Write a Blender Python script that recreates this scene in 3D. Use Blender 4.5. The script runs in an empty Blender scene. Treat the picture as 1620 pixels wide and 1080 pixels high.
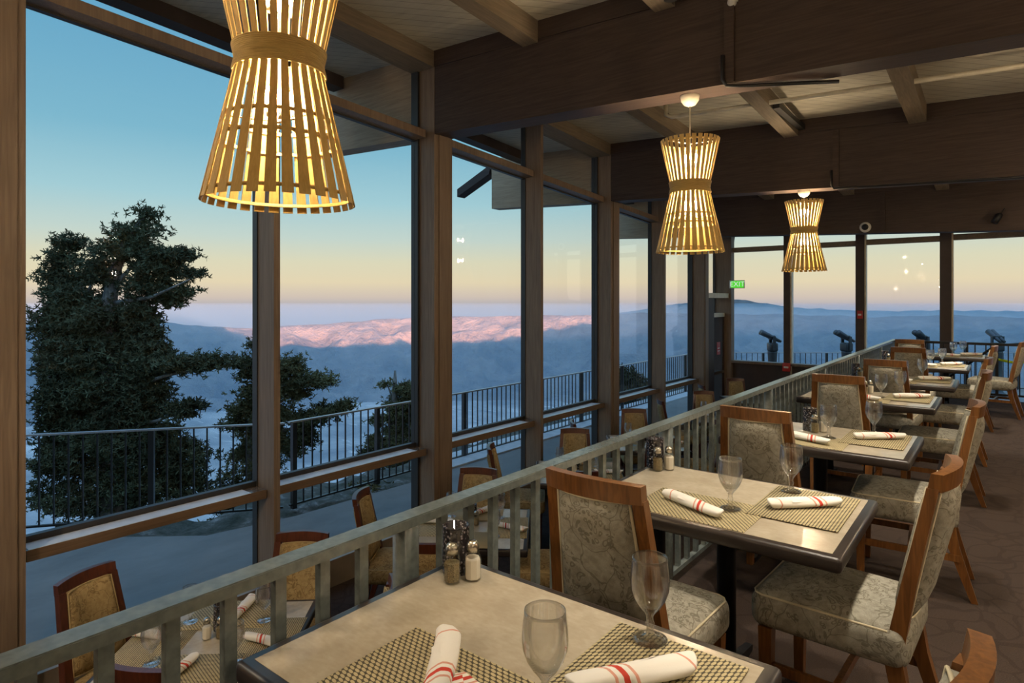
import bpy, bmesh, math, random
import numpy as np
from mathutils import Vector, Matrix, noise

# ------------------------------------------------------------------ camera, sky, sun, exposure
S = bpy.context.scene
COL = S.collection
random.seed(7)
rng = np.random.default_rng(7)
EYE = 1.57
FPX = 984.0                      # focal length in pixels of the 1620 px wide frame
TH = math.atan(776 / 984.0)      # the camera looks this far left of the window wall's direction
CT, ST = math.cos(TH), math.sin(TH)

cam_d = bpy.data.cameras.new('camera')
cam = bpy.data.objects.new('camera', cam_d)
COL.objects.link(cam)
cam.location = (0, 0, EYE)
cam.rotation_euler = (math.pi / 2, 0, TH)
cam_d.sensor_width = 36
cam_d.lens = FPX / 1620 * 36
cam_d.shift_y = -65 / 1620
cam_d.clip_start = 0.02
cam_d.clip_end = 60000
S.camera = cam

S.view_settings.view_transform = 'Standard'
S.view_settings.look = 'None'
S.view_settings.exposure = 0.0
S.view_settings.gamma = 1.0
S.view_settings.use_curve_mapping = False
try:
    cy = S.cycles
    cy.max_bounces = 10; cy.diffuse_bounces = 3; cy.glossy_bounces = 3
    cy.transmission_bounces = 8; cy.transparent_max_bounces = 24; cy.volume_bounces = 1
    cy.caustics_reflective = False; cy.caustics_refractive = False
    cy.sample_clamp_indirect = 4.0
    cy.use_denoising = True
except Exception:
    pass


def lin(r, g, b):
    f = lambda c: (c / 255 / 12.92) if c <= 10 else ((c / 255 + 0.055) / 1.055) ** 2.4
    return (f(r), f(g), f(b), 1.0)


SKY_WEST, SKY_TOP = 1.0, 3.2
world = bpy.data.worlds.new('dusk_sky')
S.world = world
world.use_nodes = True
wt = world.node_tree
wt.nodes.clear()
wo = wt.nodes.new('ShaderNodeOutputWorld')
wb = wt.nodes.new('ShaderNodeBackground')
wr = wt.nodes.new('ShaderNodeValToRGB')
wc = wt.nodes.new('ShaderNodeTexCoord')
wm = wt.nodes.new('ShaderNodeMapRange')
ws = wt.nodes.new('ShaderNodeSeparateXYZ')
wt.links.new(wc.outputs['Generated'], ws.inputs[0])
wt.links.new(ws.outputs['Z'], wm.inputs['Value'])
wm.inputs['From Min'].default_value = -0.1
wm.inputs['From Max'].default_value = 0.9
wt.links.new(wm.outputs[0], wr.inputs['Fac'])
stops = [(-0.1, (112, 130, 158)), (-0.03, (140, 155, 180)), (-0.012, (168, 172, 186)), (0.004, (212, 196, 184)),
         (0.028, (233, 217, 182)), (0.060, (224, 220, 190)), (0.095, (200, 217, 208)), (0.15, (166, 208, 217)),
         (0.235, (128, 186, 209)), (0.37, (104, 168, 202)), (0.55, (106, 148, 186)), (0.9, (108, 140, 176))]
els = wr.color_ramp.elements
while len(els) < len(stops):
    els.new(0.5)
for e, (z, c) in zip(els, stops):
    e.position = z + 0.1
    e.color = lin(*c)
wt.links.new(wr.outputs['Color'], wb.inputs['Color'])
# the sky is brightest round the sunset behind the camera and overhead
dt = wt.nodes.new('ShaderNodeVectorMath'); dt.operation = 'DOT_PRODUCT'
wt.links.new(wc.outputs['Generated'], dt.inputs[0]); dt.inputs[1].default_value = (-ST, CT, 0)
m1 = wt.nodes.new('ShaderNodeMapRange'); m1.interpolation_type = 'SMOOTHSTEP'
m1.inputs['From Min'].default_value = 0.45; m1.inputs['From Max'].default_value = -0.6; m1.inputs['To Min'].default_value = 0.0; m1.inputs['To Max'].default_value = SKY_WEST
wt.links.new(dt.outputs['Value'], m1.inputs['Value'])
m2 = wt.nodes.new('ShaderNodeMapRange'); m2.interpolation_type = 'SMOOTHSTEP'
m2.inputs['From Min'].default_value = 0.45; m2.inputs['From Max'].default_value = 0.75; m2.inputs['To Min'].default_value = 0.0; m2.inputs['To Max'].default_value = SKY_TOP
wt.links.new(ws.outputs['Z'], m2.inputs['Value'])
mxm = wt.nodes.new('ShaderNodeMath'); mxm.operation = 'MAXIMUM'
wt.links.new(m1.outputs[0], mxm.inputs[0]); wt.links.new(m2.outputs[0], mxm.inputs[1])
sm = wt.nodes.new('ShaderNodeMath'); sm.operation = 'ADD'; sm.inputs[1].default_value = 1.0
wt.links.new(mxm.outputs[0], sm.inputs[0])
wt.links.new(sm.outputs[0], wb.inputs['Strength'])
wt.links.new(wb.outputs[0], wo.inputs['Surface'])

sun_d = bpy.data.lights.new('sun', 'SUN')
sun = bpy.data.objects.new('sun', sun_d)
COL.objects.link(sun)
SUN_AZ = TH + math.radians(20)          # the low sun stands behind the mountain at the camera's back
SUN_EL = math.radians(4.0)
sd = Vector((-math.sin(SUN_AZ) * math.cos(SUN_EL), math.cos(SUN_AZ) * math.cos(SUN_EL), -math.sin(SUN_EL)))
sun.rotation_euler = sd.to_track_quat('-Z', 'Y').to_euler()
sun_d.energy = 30.0
sun_d.color = (1.0, 0.50, 0.33)
sun_d.angle = math.radians(0.3)


# ------------------------------------------------------------------ helpers
def tag(o, label=None, cat=None, group=None, kind=None):
    if label: o['label'] = label
    if cat: o['category'] = cat
    if group: o['group'] = group
    if kind: o['kind'] = kind
    return o


def thing(name, label, cat, loc=(0, 0, 0), rz=0.0, group=None):
    o = bpy.data.objects.new(name, None)
    COL.objects.link(o)
    o.location = loc
    o.rotation_euler = (0, 0, rz)
    o.empty_display_size = 0.1
    return tag(o, label, cat, group)


def copy_tree(o, parent=None):
    c = o.copy()
    COL.objects.link(c)
    if parent is not None:
        c.parent = parent
    for ch in o.children:
        copy_tree(ch, c)
    return c


def dup(root, loc, rz=0.0, label=None, group=None):
    c = copy_tree(root)
    c.location = loc
    c.rotation_euler = (0, 0, rz)
    if label: c['label'] = label
    if group: c['group'] = group
    return c


class MB:
    def __init__(self):
        self.v = []; self.f = []; self.m = []; self.sm = []

    def add(self, vs, fs, mi=0, smooth=False):
        o = len(self.v)
        self.v.extend([tuple(p) for p in vs])
        for f in fs:
            self.f.append(tuple(i + o for i in f)); self.m.append(mi); self.sm.append(smooth)

    def box(self, x0, x1, y0, y1, z0, z1, mi=0):
        self.hexa([(x0, y0, z0), (x1, y0, z0), (x1, y1, z0), (x0, y1, z0), (x0, y0, z1), (x1, y0, z1), (x1, y1, z1), (x0, y1, z1)], mi)

    def hexa(self, p, mi=0):
        self.add(p, [(0, 3, 2, 1), (4, 5, 6, 7), (0, 1, 5, 4), (1, 2, 6, 5), (2, 3, 7, 6), (3, 0, 4, 7)], mi)

    def rbox(self, cx, cy, cz, sx, sy, sz, r, seg=3, crown=0.0, sub=0, mi=0, taper=None):
        bm = bmesh.new()
        bmesh.ops.create_cube(bm, size=1.0)
        for v in bm.verts:
            v.co = Vector((v.co.x * sx, v.co.y * sy, v.co.z * sz))
        if sub:
            bmesh.ops.subdivide_edges(bm, edges=[e for e in bm.edges if abs((e.verts[0].co - e.verts[1].co).z) < 1e-6], cuts=sub, use_grid_fill=True)
            sharp = [e for e in bm.edges if len(e.link_faces) == 2 and e.calc_face_angle(0) > 0.5]
        else:
            sharp = list(bm.edges)
        bmesh.ops.bevel(bm, geom=sharp, offset=r, segments=seg, profile=0.5, affect='EDGES', clamp_overlap=True)
        for v in bm.verts:
            if crown and v.co.z > 0:
                k = max(0, 1 - (v.co.x / (sx / 2)) ** 2) * max(0, 1 - (v.co.y / (sy / 2)) ** 2)
                v.co.z += crown * k
            if taper:
                v.co.x *= taper(v.co.y / sy)
        bm.verts.index_update()
        self.add([(v.co.x + cx, v.co.y + cy, v.co.z + cz) for v in bm.verts], [[v.index for v in f.verts] for f in bm.faces], mi, True)
        bm.free()

    def lathe(self, prof, n=24, cx=0, cy=0, cz=0, mi=0, smooth=True, close=True):
        vs = []
        for r, z in prof:
            for k in range(n):
                a = 2 * math.pi * k / n
                vs.append((cx + r * math.cos(a), cy + r * math.sin(a), cz + z))
        fs = []
        for i in range(len(prof) - 1):
            for k in range(n):
                k2 = (k + 1) % n
                fs.append((i * n + k, i * n + k2, (i + 1) * n + k2, (i + 1) * n + k))
        if close:
            if prof[0][0] > 1e-5: fs.append(tuple(reversed(range(n))))
            if prof[-1][0] > 1e-5: fs.append(tuple((len(prof) - 1) * n + k for k in range(n)))
        self.add(vs, fs, mi, smooth)

    def tube(self, pts, r, n=8, mi=0, closed=False, smooth=True):
        pts = [Vector(p) for p in pts]
        rr = r if isinstance(r, (list, tuple)) else [r] * len(pts)
        vs = []; N = len(pts)
        up = None
        for i, p in enumerate(pts):
            a = pts[(i - 1) % N] if (i > 0 or closed) else p
            b = pts[(i + 1) % N] if (i < N - 1 or closed) else p
            t = (b - a).normalized()
            if up is None:
                up = Vector((0, 0, 1)) if abs(t.z) < 0.9 else Vector((1, 0, 0))
            s = t.cross(up)
            if s.length < 1e-6: s = t.orthogonal()
            s.normalize(); u = s.cross(t).normalized(); up = u
            for k in range(n):
                an = 2 * math.pi * k / n
                vs.append(p + (s * math.cos(an) + u * math.sin(an)) * rr[i])
        fs = []
        for i in range(N if closed else N - 1):
            j = (i + 1) % N
            for k in range(n):
                k2 = (k + 1) % n
                fs.append((i * n + k, i * n + k2, j * n + k2, j * n + k))
        if not closed:
            fs.append(tuple(reversed(range(n)))); fs.append(tuple((N - 1) * n + k for k in range(n)))
        self.add(vs, fs, mi, smooth)

    def sweep(self, sections, mi=0, smooth=False, caps=True):
        n = len(sections[0]); vs = [p for s in sections for p in s]; fs = []
        for i in range(len(sections) - 1):
            for k in range(n):
                k2 = (k + 1) % n
                fs.append((i * n + k, i * n + k2, (i + 1) * n + k2, (i + 1) * n + k))
        if caps:
            fs.append(tuple(reversed(range(n)))); fs.append(tuple((len(sections) - 1) * n + k for k in range(n)))
        self.add(vs, fs, mi, smooth)

    def build(self, name, mats, parent=None, loc=None, rz=None):
        me = bpy.data.meshes.new(name)
        me.from_pydata(self.v, [], self.f)
        for m in (mats if isinstance(mats, (list, tuple)) else [mats]):
            me.materials.append(m)
        me.polygons.foreach_set('material_index', self.m)
        me.polygons.foreach_set('use_smooth', self.sm)
        bm = bmesh.new(); bm.from_mesh(me)
        bmesh.ops.recalc_face_normals(bm, faces=bm.faces)
        bm.to_mesh(me); bm.free()
        me.update()
        o = bpy.data.objects.new(name, me)
        COL.objects.link(o)
        if parent is not None: o.parent = parent
        if loc is not None: o.location = loc
        if rz is not None: o.rotation_euler = (0, 0, rz)
        return o


def struct(o):
    o['kind'] = 'structure'
    return o


def boxobj(name, mat, x0, x1, y0, y1, z0, z1, parent=None):
    m = MB(); m.box(x0, x1, y0, y1, z0, z1)
    return m.build(name, mat, parent)


# ------------------------------------------------------------------ materials
class NT:
    def __init__(self, name):
        self.m = bpy.data.materials.new(name); self.m.use_nodes = True
        self.t = self.m.node_tree; self.t.nodes.clear()
        self.out = self.t.nodes.new('ShaderNodeOutputMaterial')

    def n(self, typ, **kw):
        nd = self.t.nodes.new('ShaderNode' + typ)
        for k, v in kw.items():
            if k.startswith('i_'):
                nd.inputs[k[2:].replace('_', ' ')].default_value = v
            else:
                setattr(nd, k, v)
        return nd

    def l(self, a, b): self.t.links.new(a, b)

    def coord(self, scale=(1, 1, 1), rot=(0, 0, 0), kind='Object'):
        c = self.n('TexCoord'); mp = self.n('Mapping')
        mp.inputs['Scale'].default_value = scale; mp.inputs['Rotation'].default_value = rot
        self.l(c.outputs[kind], mp.inputs['Vector'])
        return mp.outputs[0]

    def mix(self, fac, a, b):
        nd = self.n('Mix', data_type='RGBA')
        for sock, v in ((nd.inputs[0], fac), (nd.inputs[6], a), (nd.inputs[7], b)):
            if hasattr(v, 'default_value') or hasattr(v, 'is_linked'): self.l(v, sock)
            else: sock.default_value = v
        return nd.outputs[2]

    def ramp(self, fac, pts):
        nd = self.n('ValToRGB'); e = nd.color_ramp.elements
        while len(e) < len(pts): e.new(0.5)
        for x, (p, c) in zip(e, pts):
            x.position = p; x.color = c if len(c) == 4 else (*c, 1)
        self.l(fac, nd.inputs[0])
        return nd.outputs[0]

    def math(self, op, a, b=None, c=None):
        nd = self.n('Math', operation=op)
        for i, v in enumerate((a, b, c)):
            if v is None: continue
            if isinstance(v, (int, float)): nd.inputs[i].default_value = v
            else: self.l(v, nd.inputs[i])
        return nd.outputs[0]

    def bsdf(self, color, rough=0.5, metal=0.0, spec=0.5, bump=None, bstr=0.2, bdist=0.01):
        p = self.n('BsdfPrincipled')
        if isinstance(color, tuple): p.inputs['Base Color'].default_value = color if len(color) == 4 else (*color, 1)
        else: self.l(color, p.inputs['Base Color'])
        if isinstance(rough, (int, float)): p.inputs['Roughness'].default_value = rough
        else: self.l(rough, p.inputs['Roughness'])
        p.inputs['Metallic'].default_value = metal
        p.inputs['Specular IOR Level'].default_value = spec
        if bump is not None:
            b = self.n('Bump'); b.inputs['Strength'].default_value = bstr; b.inputs['Distance'].default_value = bdist
            self.l(bump, b.inputs['Height']); self.l(b.outputs[0], p.inputs['Normal'])
        self.l(p.outputs[0], self.out.inputs['Surface'])
        return self.m


def m_plain(name, c, rough=0.5, metal=0.0, spec=0.5, var=0.12, scale=8.0):
    t = NT(name)
    nz = t.n('TexNoise', i_Scale=scale, i_Detail=4.0); t.l(t.coord(), nz.inputs['Vector'])
    lo = tuple(x * (1 - var) for x in c[:3]); hi = tuple(min(1, x * (1 + var)) for x in c[:3])
    return t.bsdf(t.ramp(nz.outputs['Fac'], [(0.3, lo), (0.7, hi)]), rough, metal, spec)


def m_wood(name, c1, c2, scale=(30, 30, 2.5), rough=0.4, spec=0.4):
    t = NT(name)
    nz = t.n('TexNoise', i_Scale=1.6, i_Detail=6.0, i_Distortion=1.2); t.l(t.coord(scale), nz.inputs['Vector'])
    return t.bsdf(t.ramp(nz.outputs['Fac'], [(0.32, c1), (0.68, c2)]), rough, 0, spec, nz.outputs['Fac'], 0.08, 0.003)


def m_clear(name, tint=(0.97, 0.98, 0.98), refl=0.05, edge=0.6, rough=0.0, power=3.0):
    """thin clear glass: mostly see-through, reflecting more at grazing angles"""
    t = NT(name)
    tr = t.n('BsdfTransparent'); tr.inputs[0].default_value = (*tint, 1)
    gl = t.n('BsdfGlossy'); gl.inputs['Roughness'].default_value = rough; gl.inputs['Color'].default_value = (1, 1, 1, 1)
    lw = t.n('LayerWeight'); lw.inputs['Blend'].default_value = 0.5
    pw = t.math('POWER', lw.outputs['Facing'], power)
    fac = t.math('MULTIPLY_ADD', pw, edge, refl)
    mx = t.n('MixShader'); t.l(fac, mx.inputs[0]); t.l(tr.outputs[0], mx.inputs[1]); t.l(gl.outputs[0], mx.inputs[2])
    t.l(mx.outputs[0], t.out.inputs['Surface'])
    return t.m


def m_emit(name, c, s):
    t = NT(name); e = t.n('Emission'); e.inputs[0].default_value = (*c[:3], 1); e.inputs[1].default_value = s
    t.l(e.outputs[0], t.out.inputs['Surface'])
    return t.m


def m_fabric(name, base, dark, light):
    t = NT(name)
    co = t.coord()
    wn = t.n('TexNoise', i_Scale=7.0, i_Detail=2.0); t.l(co, wn.inputs['Vector'])
    ad = t.n('VectorMath', operation='MULTIPLY_ADD'); ad.inputs[1].default_value = (0.16, 0.16, 0.16)
    t.l(wn.outputs['Color'], ad.inputs[0]); t.l(co, ad.inputs[2])
    # blossoms: rings round scattered centres
    v = t.n('TexVoronoi', i_Scale=48.0); t.l(ad.outputs[0], v.inputs['Vector'])
    ring = t.math('ABSOLUTE', t.math('SUBTRACT', v.outputs['Distance'], 0.36))
    ringm = t.math('LESS_THAN', ring, 0.10)
    # clusters of blossoms only here and there
    cl = t.n('TexNoise', i_Scale=13.0, i_Detail=1.0); t.l(co, cl.inputs['Vector'])
    ringm = t.math('MULTIPLY', ringm, t.math('GREATER_THAN', cl.outputs['Fac'], 0.49))
    # vines: thin curling lines
    v2 = t.n('TexVoronoi', i_Scale=9.0, feature='DISTANCE_TO_EDGE'); t.l(ad.outputs[0], v2.inputs['Vector'])
    vine = t.math('LESS_THAN', v2.outputs['Distance'], 0.014)
    pat = t.math('MAXIMUM', ringm, vine)
    # fine weave and mottling
    wv = t.n('TexNoise', i_Scale=260.0, i_Detail=1.0); t.l(t.coord((1, 1, 2.5)), wv.inputs['Vector'])
    mo = t.n('TexNoise', i_Scale=45.0, i_Detail=3.0); t.l(co, mo.inputs['Vector'])
    c0 = t.ramp(mo.outputs['Fac'], [(0.35, base), (0.65, light)])
    c1 = t.mix(t.math('MULTIPLY', wv.outputs['Fac'], 0.5), c0, (*dark, 1))
    c2 = t.mix(t.math('MULTIPLY', pat, 0.55), c1, (*dark, 1))
    return t.bsdf(c2, 0.9, 0, 0.15, wv.outputs['Fac'], 0.25, 0.002)


def m_weave(name, a, b, k):
    t = NT(name)
    c = t.coord()
    s = t.n('SeparateXYZ'); t.l(c, s.inputs[0])
    row = t.math('FLOOR', t.math('MULTIPLY', s.outputs['Y'], k))
    off = t.math('MULTIPLY', t.math('MODULO', t.math('ABSOLUTE', row), 2.0), 0.5)
    fx = t.math('FRACT', t.math('ADD', t.math('MULTIPLY', s.outputs['X'], k * 0.62), off))
    fy = t.math('FRACT', t.math('MULTIPLY', s.outputs['Y'], k))
    dx = t.math('SUBTRACT', fx, 0.5); dy = t.math('SUBTRACT', fy, 0.5)
    dxs = t.math('MULTIPLY_ADD', dy, 0.45, t.math('MULTIPLY', dx, 0.86))
    r = t.math('SQRT', t.math('ADD', t.math('POWER', t.math('ABSOLUTE', dxs), 2.0), t.math('POWER', t.math('ABSOLUTE', t.math('MULTIPLY', dy, 0.95)), 2.0)))
    nz = t.n('TexNoise', i_Scale=25.0, i_Detail=3.0); t.l(c, nz.inputs['Vector'])
    ca = t.mix(nz.outputs['Fac'], (*[x * 0.7 for x in a], 1), (*[x * 1.25 for x in a], 1))
    msk = t.ramp(r, [(0.33, (0, 0, 0)), (0.44, (1, 1, 1))])
    col = t.mix(msk, ca, (*b, 1))
    return t.bsdf(col, 0.7, 0, 0.3, t.math('SUBTRACT', 1.0, r), 0.6, 0.003)


M = {}
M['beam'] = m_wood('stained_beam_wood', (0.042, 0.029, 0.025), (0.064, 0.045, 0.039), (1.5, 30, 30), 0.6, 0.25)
M['joist'] = m_wood('painted_joist_wood', (0.17, 0.135, 0.095), (0.24, 0.19, 0.135), (25, 1.5, 25), 0.6, 0.3)
M['sill'] = m_wood('painted_sill_wood', (0.12, 0.078, 0.05), (0.17, 0.11, 0.07), (25, 1.2, 25), 0.22, 0.9)
M['column'] = m_wood('stained_column_wood', (0.145, 0.105, 0.077), (0.21, 0.155, 0.113), (25, 25, 1.2), 0.5, 0.3)
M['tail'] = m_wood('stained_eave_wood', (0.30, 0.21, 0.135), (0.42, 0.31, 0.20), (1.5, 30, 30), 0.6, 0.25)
M['cap'] = m_plain('sill_sky_light', (0.62, 0.64, 0.67), 0.25, 0, 0.7)  # sky light on the sill tops, put into a pale colour
M['curbstone'] = m_plain('pale_concrete_curb', (0.42, 0.44, 0.45), 0.7)
M['gasket'] = m_plain('dark_glazing_stop', (0.02, 0.02, 0.022), 0.5)
M['curb'] = m_plain('painted_curb', (0.2, 0.16, 0.12), 0.5)
M['glass'] = m_clear('window_glass', (0.985, 0.99, 0.99), 0.007, 0.35)
M['rail'] = m_plain('grey_green_painted_metal', (0.12, 0.14, 0.135), 0.24, 0.0, 0.7, 0.2, 40)
M['black'] = m_plain('black_metal', (0.012, 0.012, 0.014), 0.45, 0.3)
M['outrail'] = m_plain('outdoor_black_metal', (0.010, 0.011, 0.012), 0.35, 0.0, 0.6)
M['edge'] = m_plain('espresso_table_edge', (0.028, 0.022, 0.02), 0.32, 0, 0.5)
M['fabric'] = m_fabric('grey_floral_upholstery', (0.285, 0.27, 0.22), (0.095, 0.08, 0.055), (0.40, 0.38, 0.315))
M['fabric2'] = m_fabric('gold_floral_upholstery', (0.36, 0.26, 0.125), (0.13, 0.08, 0.035), (0.48, 0.37, 0.19))
M['piping'] = m_plain('cream_piping', (0.55, 0.48, 0.33), 0.8)
M['piping2'] = m_plain('gold_piping', (0.42, 0.32, 0.16), 0.8)
M['wood'] = m_wood('chair_walnut', (0.105, 0.04, 0.010), (0.20, 0.083, 0.022), (40, 40, 3), 0.32, 0.5)
M['wood2'] = m_wood('chair_mahogany', (0.055, 0.014, 0.007), (0.10, 0.028, 0.013), (40, 40, 3), 0.3, 0.5)
M['mat'] = m_weave('woven_placemat', (0.50, 0.42, 0.24), (0.055, 0.045, 0.028), 92)
M['goblet'] = m_clear('goblet_glass', (0.995, 0.995, 0.99), 0.05, 0.95, 0.05, 2.0)
_t = M['goblet'].node_tree; _out = [n for n in _t.nodes if n.type == 'OUTPUT_MATERIAL'][0]; _src = _out.inputs['Surface'].links[0].from_socket
_g = _t.nodes.new('ShaderNodeBsdfGlass'); _g.inputs['IOR'].default_value = 1.45
_m = _t.nodes.new('ShaderNodeMixShader'); _m.inputs[0].default_value = 0.22
_t.links.new(_src, _m.inputs[1]); _t.links.new(_g.outputs[0], _m.inputs[2]); _t.links.new(_m.outputs[0], _out.inputs['Surface'])
M['jar'] = m_clear('shaker_glass', (0.96, 0.97, 0.96), 0.05, 0.6, 0.02)
M['chrome'] = m_plain('shaker_cap_metal', (0.6, 0.57, 0.5), 0.22, 1.0)
M['salt'] = m_plain('salt', (0.82, 0.75, 0.64), 0.9)
M['pepper'] = m_plain('ground_pepper', (0.20, 0.16, 0.09), 0.95, 0, 0.2, 0.7, 400)
M['white'] = m_plain('white_enamel', (0.7, 0.68, 0.62), 0.4)
M['cream'] = m_plain('cream_enamel', (0.72, 0.66, 0.52), 0.4)
def m_glowwood(name, c1, c2, scale, k):
    t = NT(name)
    nz = t.n('TexNoise', i_Scale=1.6, i_Detail=6.0, i_Distortion=1.2); t.l(t.coord(scale), nz.inputs['Vector'])
    col = t.ramp(nz.outputs['Fac'], [(0.32, c1), (0.68, c2)])
    p = t.n('BsdfPrincipled'); t.l(col, p.inputs['Base Color']); p.inputs['Roughness'].default_value = 0.5
    tl = t.n('BsdfTranslucent'); t.l(col, tl.inputs['Color'])
    mx = t.n('MixShader'); mx.inputs[0].default_value = k; t.l(p.outputs[0], mx.inputs[1]); t.l(tl.outputs[0], mx.inputs[2]); t.l(mx.outputs[0], t.out.inputs['Surface'])
    return t.m
M['slat'] = m_glowwood('lamp_slat_laminate', (0.56, 0.37, 0.105), (0.68, 0.47, 0.15), (60, 60, 2), 0.14)
M['cordwrap'] = m_glowwood('lamp_rope_wrap', (0.50, 0.34, 0.10), (0.70, 0.50, 0.17), (10, 10, 200), 0.30)
M['bulb'] = m_emit('lit_bulb', (1.0, 0.76, 0.47), 950.0)
M['spot_lens'] = m_emit('lit_spot_lens', (1.0, 0.85, 0.62), 5.0)
M['red'] = m_plain('red_alarm_plastic', (0.45, 0.025, 0.02), 0.4)
M['bark'] = m_wood('pine_bark', (0.10, 0.09, 0.08), (0.26, 0.24, 0.22), (9, 9, 3), 0.9, 0.1)
M['needle'] = m_plain('pine_needles', (0.075, 0.08, 0.042), 0.8, 0, 0.15, 0.5, 1.3)
M['needle2'] = m_plain('olive_pine_needles', (0.105, 0.10, 0.045), 0.8, 0, 0.15, 0.5, 1.3)
M['rail_top_lit'] = m_plain('sky_light_on_rail_top', (0.26, 0.28, 0.30), 0.3, 0.0, 0.6)  # sky light on the terrace rail tops, painted as a paler tone
M['tele'] = m_plain('weathered_viewer_metal', (0.05, 0.055, 0.06), 0.45, 0.6)
M['panel'] = m_plain('dark_brown_wall_panel', (0.045, 0.03, 0.027), 0.6)
M['wall'] = m_plain('brown_plaster_wall', (0.20, 0.15, 0.11), 0.8)
M['yellow'] = m_plain('yellow_green_tape', (0.55, 0.75, 0.03), 0.5)
M['wax'] = m_plain('white_bottle_plastic', (0.72, 0.69, 0.60), 0.5)

t = NT('planked_ceiling')       # narrow tongue-and-groove boards laid on the diagonal
co = t.coord((1, 1, 1), (0, 0, math.radians(-40)))
sp = t.n('SeparateXYZ'); t.l(co, sp.inputs[0])
fr = t.math('FRACT', t.math('MULTIPLY', sp.outputs['Y'], 9.0))
seam = t.math('LESS_THAN', fr, 0.07)
nz = t.n('TexNoise', i_Scale=3.0, i_Detail=5.0); t.l(t.coord((1, 6, 1), (0, 0, math.radians(-40))), nz.inputs['Vector'])
cc = t.ramp(nz.outputs['Fac'], [(0.3, (0.44, 0.41, 0.34)), (0.7, (0.56, 0.53, 0.44))])
M['ceiling'] = t.bsdf(t.mix(t.math('MULTIPLY', seam, 0.55), cc, (0.08, 0.07, 0.05, 1)), 0.7)

t = NT('patterned_carpet')
co = t.coord()
nz = t.n('TexNoise', i_Scale=2.2, i_Detail=2.0); t.l(co, nz.inputs['Vector'])
ad = t.n('VectorMath', operation='MULTIPLY_ADD'); ad.inputs[1].default_value = (0.5, 0.5, 0); t.l(nz.outputs['Color'], ad.inputs[0]); t.l(co, ad.inputs[2])
v = t.n('TexVoronoi', i_Scale=5.5, feature='DISTANCE_TO_EDGE'); t.l(ad.outputs[0], v.inputs['Vector'])
ln = t.math('LESS_THAN', v.outputs['Distance'], 0.055)
pile = t.n('TexNoise', i_Scale=180.0, i_Detail=2.0); t.l(t.coord((1, 3, 1)), pile.inputs['Vector'])
base = t.ramp(pile.outputs['Fac'], [(0.3, (0.032, 0.022, 0.018)), (0.7, (0.062, 0.045, 0.037))])
M['carpet'] = t.bsdf(t.mix(t.math('MULTIPLY', ln, 0.32), base, (0.018, 0.012, 0.011, 1)), 0.95, 0, 0.1, pile.outputs['Fac'], 0.5, 0.006)

t = NT('beige_stone_laminate')
co = t.coord()
nz = t.n('TexNoise', i_Scale=9.0, i_Detail=6.0, i_Roughness=0.6); t.l(co, nz.inputs['Vector'])
n2 = t.n('TexNoise', i_Scale=40.0, i_Detail=3.0); t.l(t.coord((1, 2.2, 1)), n2.inputs['Vector'])
f = t.math('MULTIPLY_ADD', n2.outputs['Fac'], 0.3, t.math('MULTIPLY', nz.outputs['Fac'], 0.7))
M['laminate'] = t.bsdf(t.ramp(f, [(0.36, (0.37, 0.315, 0.235)), (0.5, (0.42, 0.365, 0.275)), (0.66, (0.49, 0.43, 0.335))]), 0.2, 0, 0.42)

t = NT('white_napkin_with_red_stripes')
s = t.n('SeparateXYZ'); t.l(t.coord(), s.inputs[0])
d = t.math('ADD', s.outputs['X'], t.math('MULTIPLY', s.outputs['Y'], 0.5))
def band(c, w): return t.math('LESS_THAN', t.math('ABSOLUTE', t.math('SUBTRACT', d, c)), w)
thin = t.math('MAXIMUM', t.math('MAXIMUM', band(0.018, 0.0035), band(0.062, 0.0035)), band(-0.115, 0.003))
wide = t.math('MAXIMUM', band(0.04, 0.0065), 0.0)
fz = t.n('TexNoise', i_Scale=300.0); t.l(t.coord(), fz.inputs['Vector'])
c1 = t.mix(thin, (0.80, 0.77, 0.71, 1), (0.66, 0.33, 0.25, 1))
M['napkin'] = t.bsdf(t.mix(wide, c1, (0.55, 0.06, 0.04, 1)), 0.85, 0, 0.2, fz.outputs['Fac'], 0.15, 0.001)

t = NT('smoky_hobnail_glass')
v = t.n('TexVoronoi', i_Scale=95.0); t.l(t.coord(), v.inputs['Vector'])
dot = t.ramp(v.outputs['Distance'], [(0.22, (1, 1, 1)), (0.42, (0, 0, 0))])
M['votive'] = t.bsdf(t.mix(dot, (0.018, 0.016, 0.02, 1), (0.30, 0.27, 0.29, 1)), 0.12, 0.0, 0.9, dot, 0.9, 0.006)

t = NT('asphalt_terrace')
nz = t.n('TexNoise', i_Scale=1.2, i_Detail=8.0, i_Roughness=0.7); t.l(t.coord((1, 0.5, 1)), nz.inputs['Vector'])
M['deck'] = t.bsdf(t.ramp(nz.outputs['Fac'], [(0.3, (0.105, 0.107, 0.10)), (0.7, (0.185, 0.185, 0.172))]), 0.75, 0, 0.3, nz.outputs['Fac'], 0.3, 0.02)

t = NT('rocky_slope')
nz = t.n('TexNoise', i_Scale=3.5, i_Detail=8.0, i_Roughness=0.75); t.l(t.coord(), nz.inputs['Vector'])
M['rock'] = t.bsdf(t.ramp(nz.outputs['Fac'], [(0.35, (0.035, 0.042, 0.03)), (0.55, (0.10, 0.10, 0.085)), (0.72, (0.3, 0.3, 0.29))]), 0.9, 0, 0.1, nz.outputs['Fac'], 0.8, 0.08)

t = NT('desert_hills')
nz = t.n('TexNoise', i_Scale=0.004, i_Detail=9.0, i_Roughness=0.65); t.l(t.coord(), nz.inputs['Vector'])
M['hills'] = t.bsdf(t.ramp(nz.outputs['Fac'], [(0.35, (0.13, 0.128, 0.128)), (0.65, (0.25, 0.235, 0.225))]), 1.0, 0, 0.0, nz.outputs['Fac'], 1.0, 160.0)

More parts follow.
